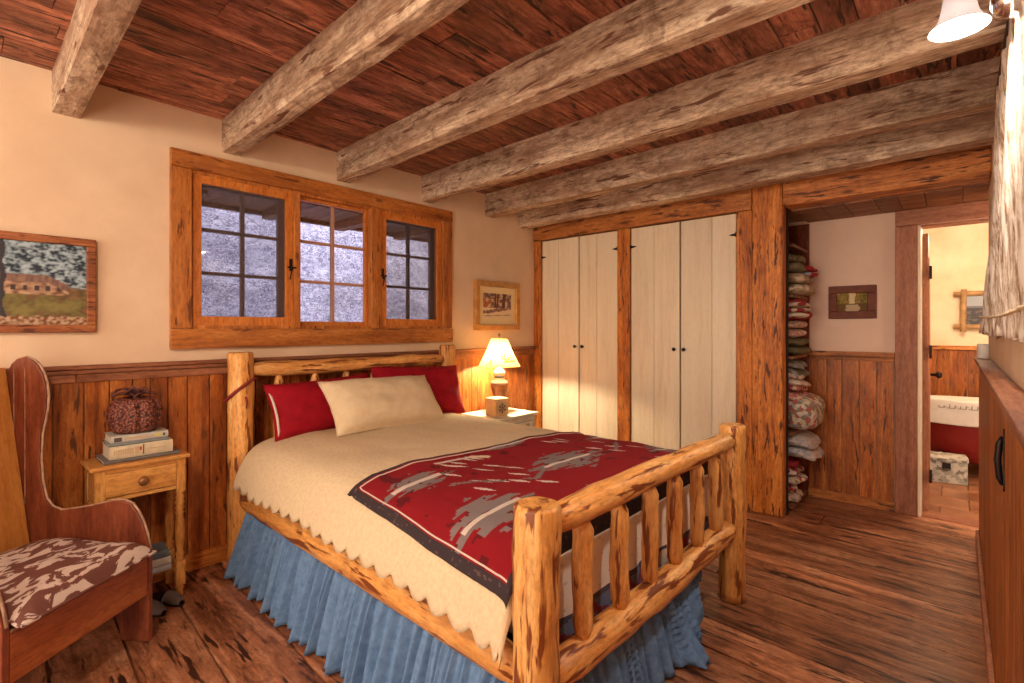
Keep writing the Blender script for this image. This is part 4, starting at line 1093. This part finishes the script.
def folded(mat, z0, z1, y0, x0, x1, label, layers=2, seed=0, mat2=None, droop=0.0):
    """folded quilt: rounded fold faces -y"""
    cy=y0+.26; cz=z0; t=thing('folded_quilt', label, 'quilt', ((x0+x1)/2,cy,cz), 0, 'quilts on the open shelves')
    hh=(z1-z0)/layers
    for L_ in range(layers):
        m_=MB(); zc=hh*(L_+.5); n1=26; n2=32
        ins=.02*L_*(1 if L_%2 else .4)
        def g(u_,v_):
            a=2*PI*v_; 
            c_=math.cos(a); s_=math.sin(a)
            py=.26*(abs(c_)**.45)*(1 if c_>0 else -1); pz=hh*.52*(abs(s_)**.75)*(1 if s_>0 else -1)
            x=lerp(x0,x1,u_)-(x0+x1)/2
            endf=max(0.0,1-abs(2*u_-1)**5)**.5
            py=py*(1+.0*u_)+ins; pz*=endf
            k=1+.0*u_
            py=py*(.55+.45*endf) if py<0 else py*(.8+.2*endf); py+=.035*nz(x*7+seed,pz*9,L_*3+1)*(1 if py<0 else 0)
            pz+=.012*nz(x*8+seed,py*6,L_*5)
            if py<-.12: pz-=droop*((-py-.12)/.14)**2
            return Vector((x,py,zc+pz))
        m_.grid(n1,n2,g)
        o=m_.build('quilt_layer', mat if (L_%2==0 or mat2 is None) else mat2, t)
    return t
XA,XB=4.30,4.745
folded(QM['beige'],1.657,1.835,.855,XA,XB,'beige and olive folded quilt on the highest loaded shelf, at the bottom',2,1)
folded(QM['sage'],1.838,1.985,.90,XA,XB-.03,'sage green quilt with a blue, white and red fold, topmost on the shelves',2,2,QM['sage'])
folded(QM['blue'],1.80,1.90,.835,4.52,XB+.0,'blue and white quilt edge with red lining poking out near the top shelf',2,3,QM['red'])
folded(QM['olive'],1.187,1.32,.88,XA,XB,'dark olive green quilt lying on the middle shelf',2,4)
folded(QM['pink'],1.325,1.46,.90,XA,XB-.06,'pink and white patterned quilt above the olive one',2,5,QM['floral'])
folded(QM['red'],1.465,1.63,.885,XA,XB-.01,'bright red quilt above the pink and white one',2,6)
folded(QM['stripe'],1.48,1.60,.845,XA-.02,4.50,'cream and red striped quilt fold in front of the bright red quilt',3,7)
folded(QM['grey'],1.04,1.155,.89,XA,XB-.02,'grey-green quilt just below the middle shelf',2,8,droop=.05)
folded(QM['floral'],.96,1.06,.87,XA-.02,4.58,'white floral quilt between the grey-green and the rose quilts',2,9,droop=.03)
folded(QM['rose'],.83,.985,.875,XA,4.66,'rose-red floral quilt above the big round patchwork bundle',2,10,droop=.03)
folded(QM['multi'],.605,.88,.79,XA,XB-.01,'big bulging cream and brown patchwork quilt bundle with red edge',1,11)
folded(QM['wblue'],.40,.565,.795,XA,XB+.0,'white and pale blue quilt sagging from below the patchwork bundle',2,12,droop=.05)
folded(QM['redwh'],.18,.31,.90,XA,4.60,'cream quilt with red and green flowers near the floor',2,13)
folded(QM['floral'],.047,.18,.92,XA,4.58,'white and red floral quilt at the bottom of the shelves, nearest the floor',2,14,QM['redwh'])
folded(QM['red'],.305,.365,.93,XA,4.56,'thin dark red quilt between the two lowest groups of quilts',1,15)

# ================================================================== BATHROOM
bt=thing('bathtub','dark red clawfoot bathtub with white rim seen through the doorway','bathtub',(6.55,-.40,0))
redt=plain('dark_red_enamel',(.26,.018,.014),.35,scale=4,c2=(.20,.014,.012)); white=plain('white_enamel',(.78,.74,.66),.2)
def oval(k,n,w,l): 
    a=2*PI*k/n; return (w*(abs(math.cos(a))**.75)*(1 if math.cos(a)>0 else -1), l*(abs(math.sin(a))**.8)*(1 if math.sin(a)>0 else -1))
def loft(profile, n=56):
    m_=MB(); vs=[];fs=[]
    for (w,l,z) in profile:
        for k in range(n):
            x,y=oval(k,n,w,l); vs.append((x,y,z))
    for i in range(len(profile)-1):
        for k in range(n):
            k2=(k+1)%n; fs.append((i*n+k,i*n+k2,(i+1)*n+k2,(i+1)*n+k))
    m_.add(vs,fs,None,True); n0=0
    m_.f.append(tuple(range(n-1,-1,-1))); m_.rv.append(.5); m_.sm.append(False); return m_
loft([(.20,.52,.13),(.26,.60,.16),(.30,.66,.26),(.33,.70,.42),(.345,.715,.56)]).build('tub_body', redt, bt)
loft([(.18,.50,.17),(.27,.62,.30),(.315,.68,.50),(.335,.705,.65),(.365,.735,.66),(.385,.75,.672),(.385,.75,.69),(.365,.735,.70),(.345,.72,.69),(.352,.722,.60),(.348,.718,.55)][::-1]).build('tub_rim', white, bt)
for sx in (-1,1):
    for sy in (-1,1):
        m_=MB(); m_.tube([(.20*sx,.50*sy,.20),(.25*sx,.56*sy,.14),(.27*sx,.58*sy,.08),(.25*sx,.57*sy,.035),(.27*sx,.60*sy,.018)],[.03,.035,.022,.022,.018],10); m_.build('claw_foot', M['iron'], bt)
tw=thing('bath_towel','white towel with dark printed writing draped over the near rim of the red bathtub','towel',(6.15,-.40,0))
def twf(u_,v_):
    y=lerp(-.62,.62,u_); t=v_
    bulge=1-(abs(y)/.80)**4
    if t<.25: x=lerp(.10,.0,t/.25); z=.735-.012*abs(t-.12)
    else: x=0-.0+.03*(t-.25); z=lerp(.73,.50,(t-.25)/.75)
    return Vector((x+.02-(.0)*bulge+.10*(1-bulge)+.004*math.sin(y*20)*t, y, z+.01*nz(y*4,t,0)))
m_=MB(); m_.grid(80,24,twf); m_.build('towel_cloth', M['white_cloth'], tw, solid=.008)
m_=MB()
def yb(y): return .0-.0
random.seed(3)
for k in range(15):
    y=.53-k*.019; hgt=random.uniform(.022,.045); base=.655+.0*k
    x=-.002+.10*(abs(y)/.80)**4
    kind=k%4
    if kind in (0,2): m_.box(x-.004,x,y-.004,y+.002,base,base+hgt); 
    if kind in (0,1,3): m_.box(x-.004,x,y-.020,y+.002,base,base+.006)
    if kind in (1,3): m_.box(x-.004,x,y-.020,y-.014,base,base+hgt*.7)
    if kind==2: m_.box(x-.004,x,y-.018,y,base+hgt*.5,base+hgt*.5+.005)
for k in range(7):
    a=k*2*PI/7; m_.box(-.004,0,.20+.016*math.cos(a)-.006,.20+.016*math.cos(a)+.006,.615+.014*math.sin(a)-.005,.615+.014*math.sin(a)+.005)
m_.build('towel_print', plain('faded_print',(.30,.26,.24),.8), tw)
tk=thing('small_tin_chest','small patterned silver-grey tin trunk on the bathroom floor before the red tub','box',(6.07,.085,.0),math.radians(6))
tin=quiltmat('patterned_tin',[(.34,.32,.26),(.46,.42,.36),(.20,.18,.15),(.55,.50,.42)],30)
m_=MB(); m_.box(-.10,.10,-.145,.145,.002,.195,rv=.2); m_.build('trunk_body', tin, tk, bevel=.004)
m_=MB(); m_.box(-.106,.106,-.151,.151,.198,.222,rv=.7); m_.prism([(-.106,.222),(.106,.222),(.085,.243),(-.085,.243)],-.151,.151,'y'); m_.build('trunk_lid', tin, tk, bevel=.004)
m_=MB(); m_.box(-.108,-.101,-.03,.03,.135,.185); m_.tube([(-.112,-.028,.15),(-.118,-.02,.125),(-.118,.02,.125),(-.112,.028,.15)],.004,6); m_.build('clasp', M['iron'], tk)
# rustic picture
rp=thing('rustic_picture','small seascape picture in a crossed-stick wooden frame on the bathroom wall','picture',(7.03,-.27,1.58),-PI/2)
stk=plain('pale_stick_wood',(.52,.30,.13),.6,scale=14,var=.4)
for (p0,p1) in (((-.30,-.02,.175),(.30,-.02,.18)),((-.30,-.02,-.165),(.30,-.02,-.17)),((-.225,-.045,-.22),(-.22,-.045,.22)),((.225,-.045,-.22),(.22,-.045,.22))):
    m_=MB(); P0=Vector(p0);P1=Vector(p1); m_.tube([P0.lerp(P1,k/8) for k in range(9)],.024,12,bumpy=.2,seed=p0[0]*9+p0[2]*5); m_.build('frame_stick', stk, rp)
def art4(u_,v_):
    if (u_-.52)**2*1.5+(v_-.42)**2<.008: return (.80,.76,.70)
    if v_>.66: return (.42,.45,.50)
    if v_>.58: return (.20,.20,.24)
    return (.10,.095,.11) if nz(u_*9,v_*12,0)<.2 else (.20,.17,.16)
c=MB(); c.grid(40,30,lambda u_,v_:Vector((lerp(-.21,.21,u_),-.01,lerp(-.155,.155,v_))),smooth=False); o=c.build('canvas',M['art'],rp,solid=.004,solid_off=-1); setcol_points(o,lambda c_,i:art4((c_.x+.21)/.42,(c_.z+.155)/.31))
hk=thing('wooden_bracket','small orange wooden bracket high on the bathroom wall by the open door','bracket',(7.048,.30,2.36),0)
m_=MB(); m_.box(-.03,-.001,-.045,.045,-.05,.05); m_.box(-.09,-.031,-.012,.012,-.02,.03); m_.build('bracket_body', stk, hk, bevel=.004)
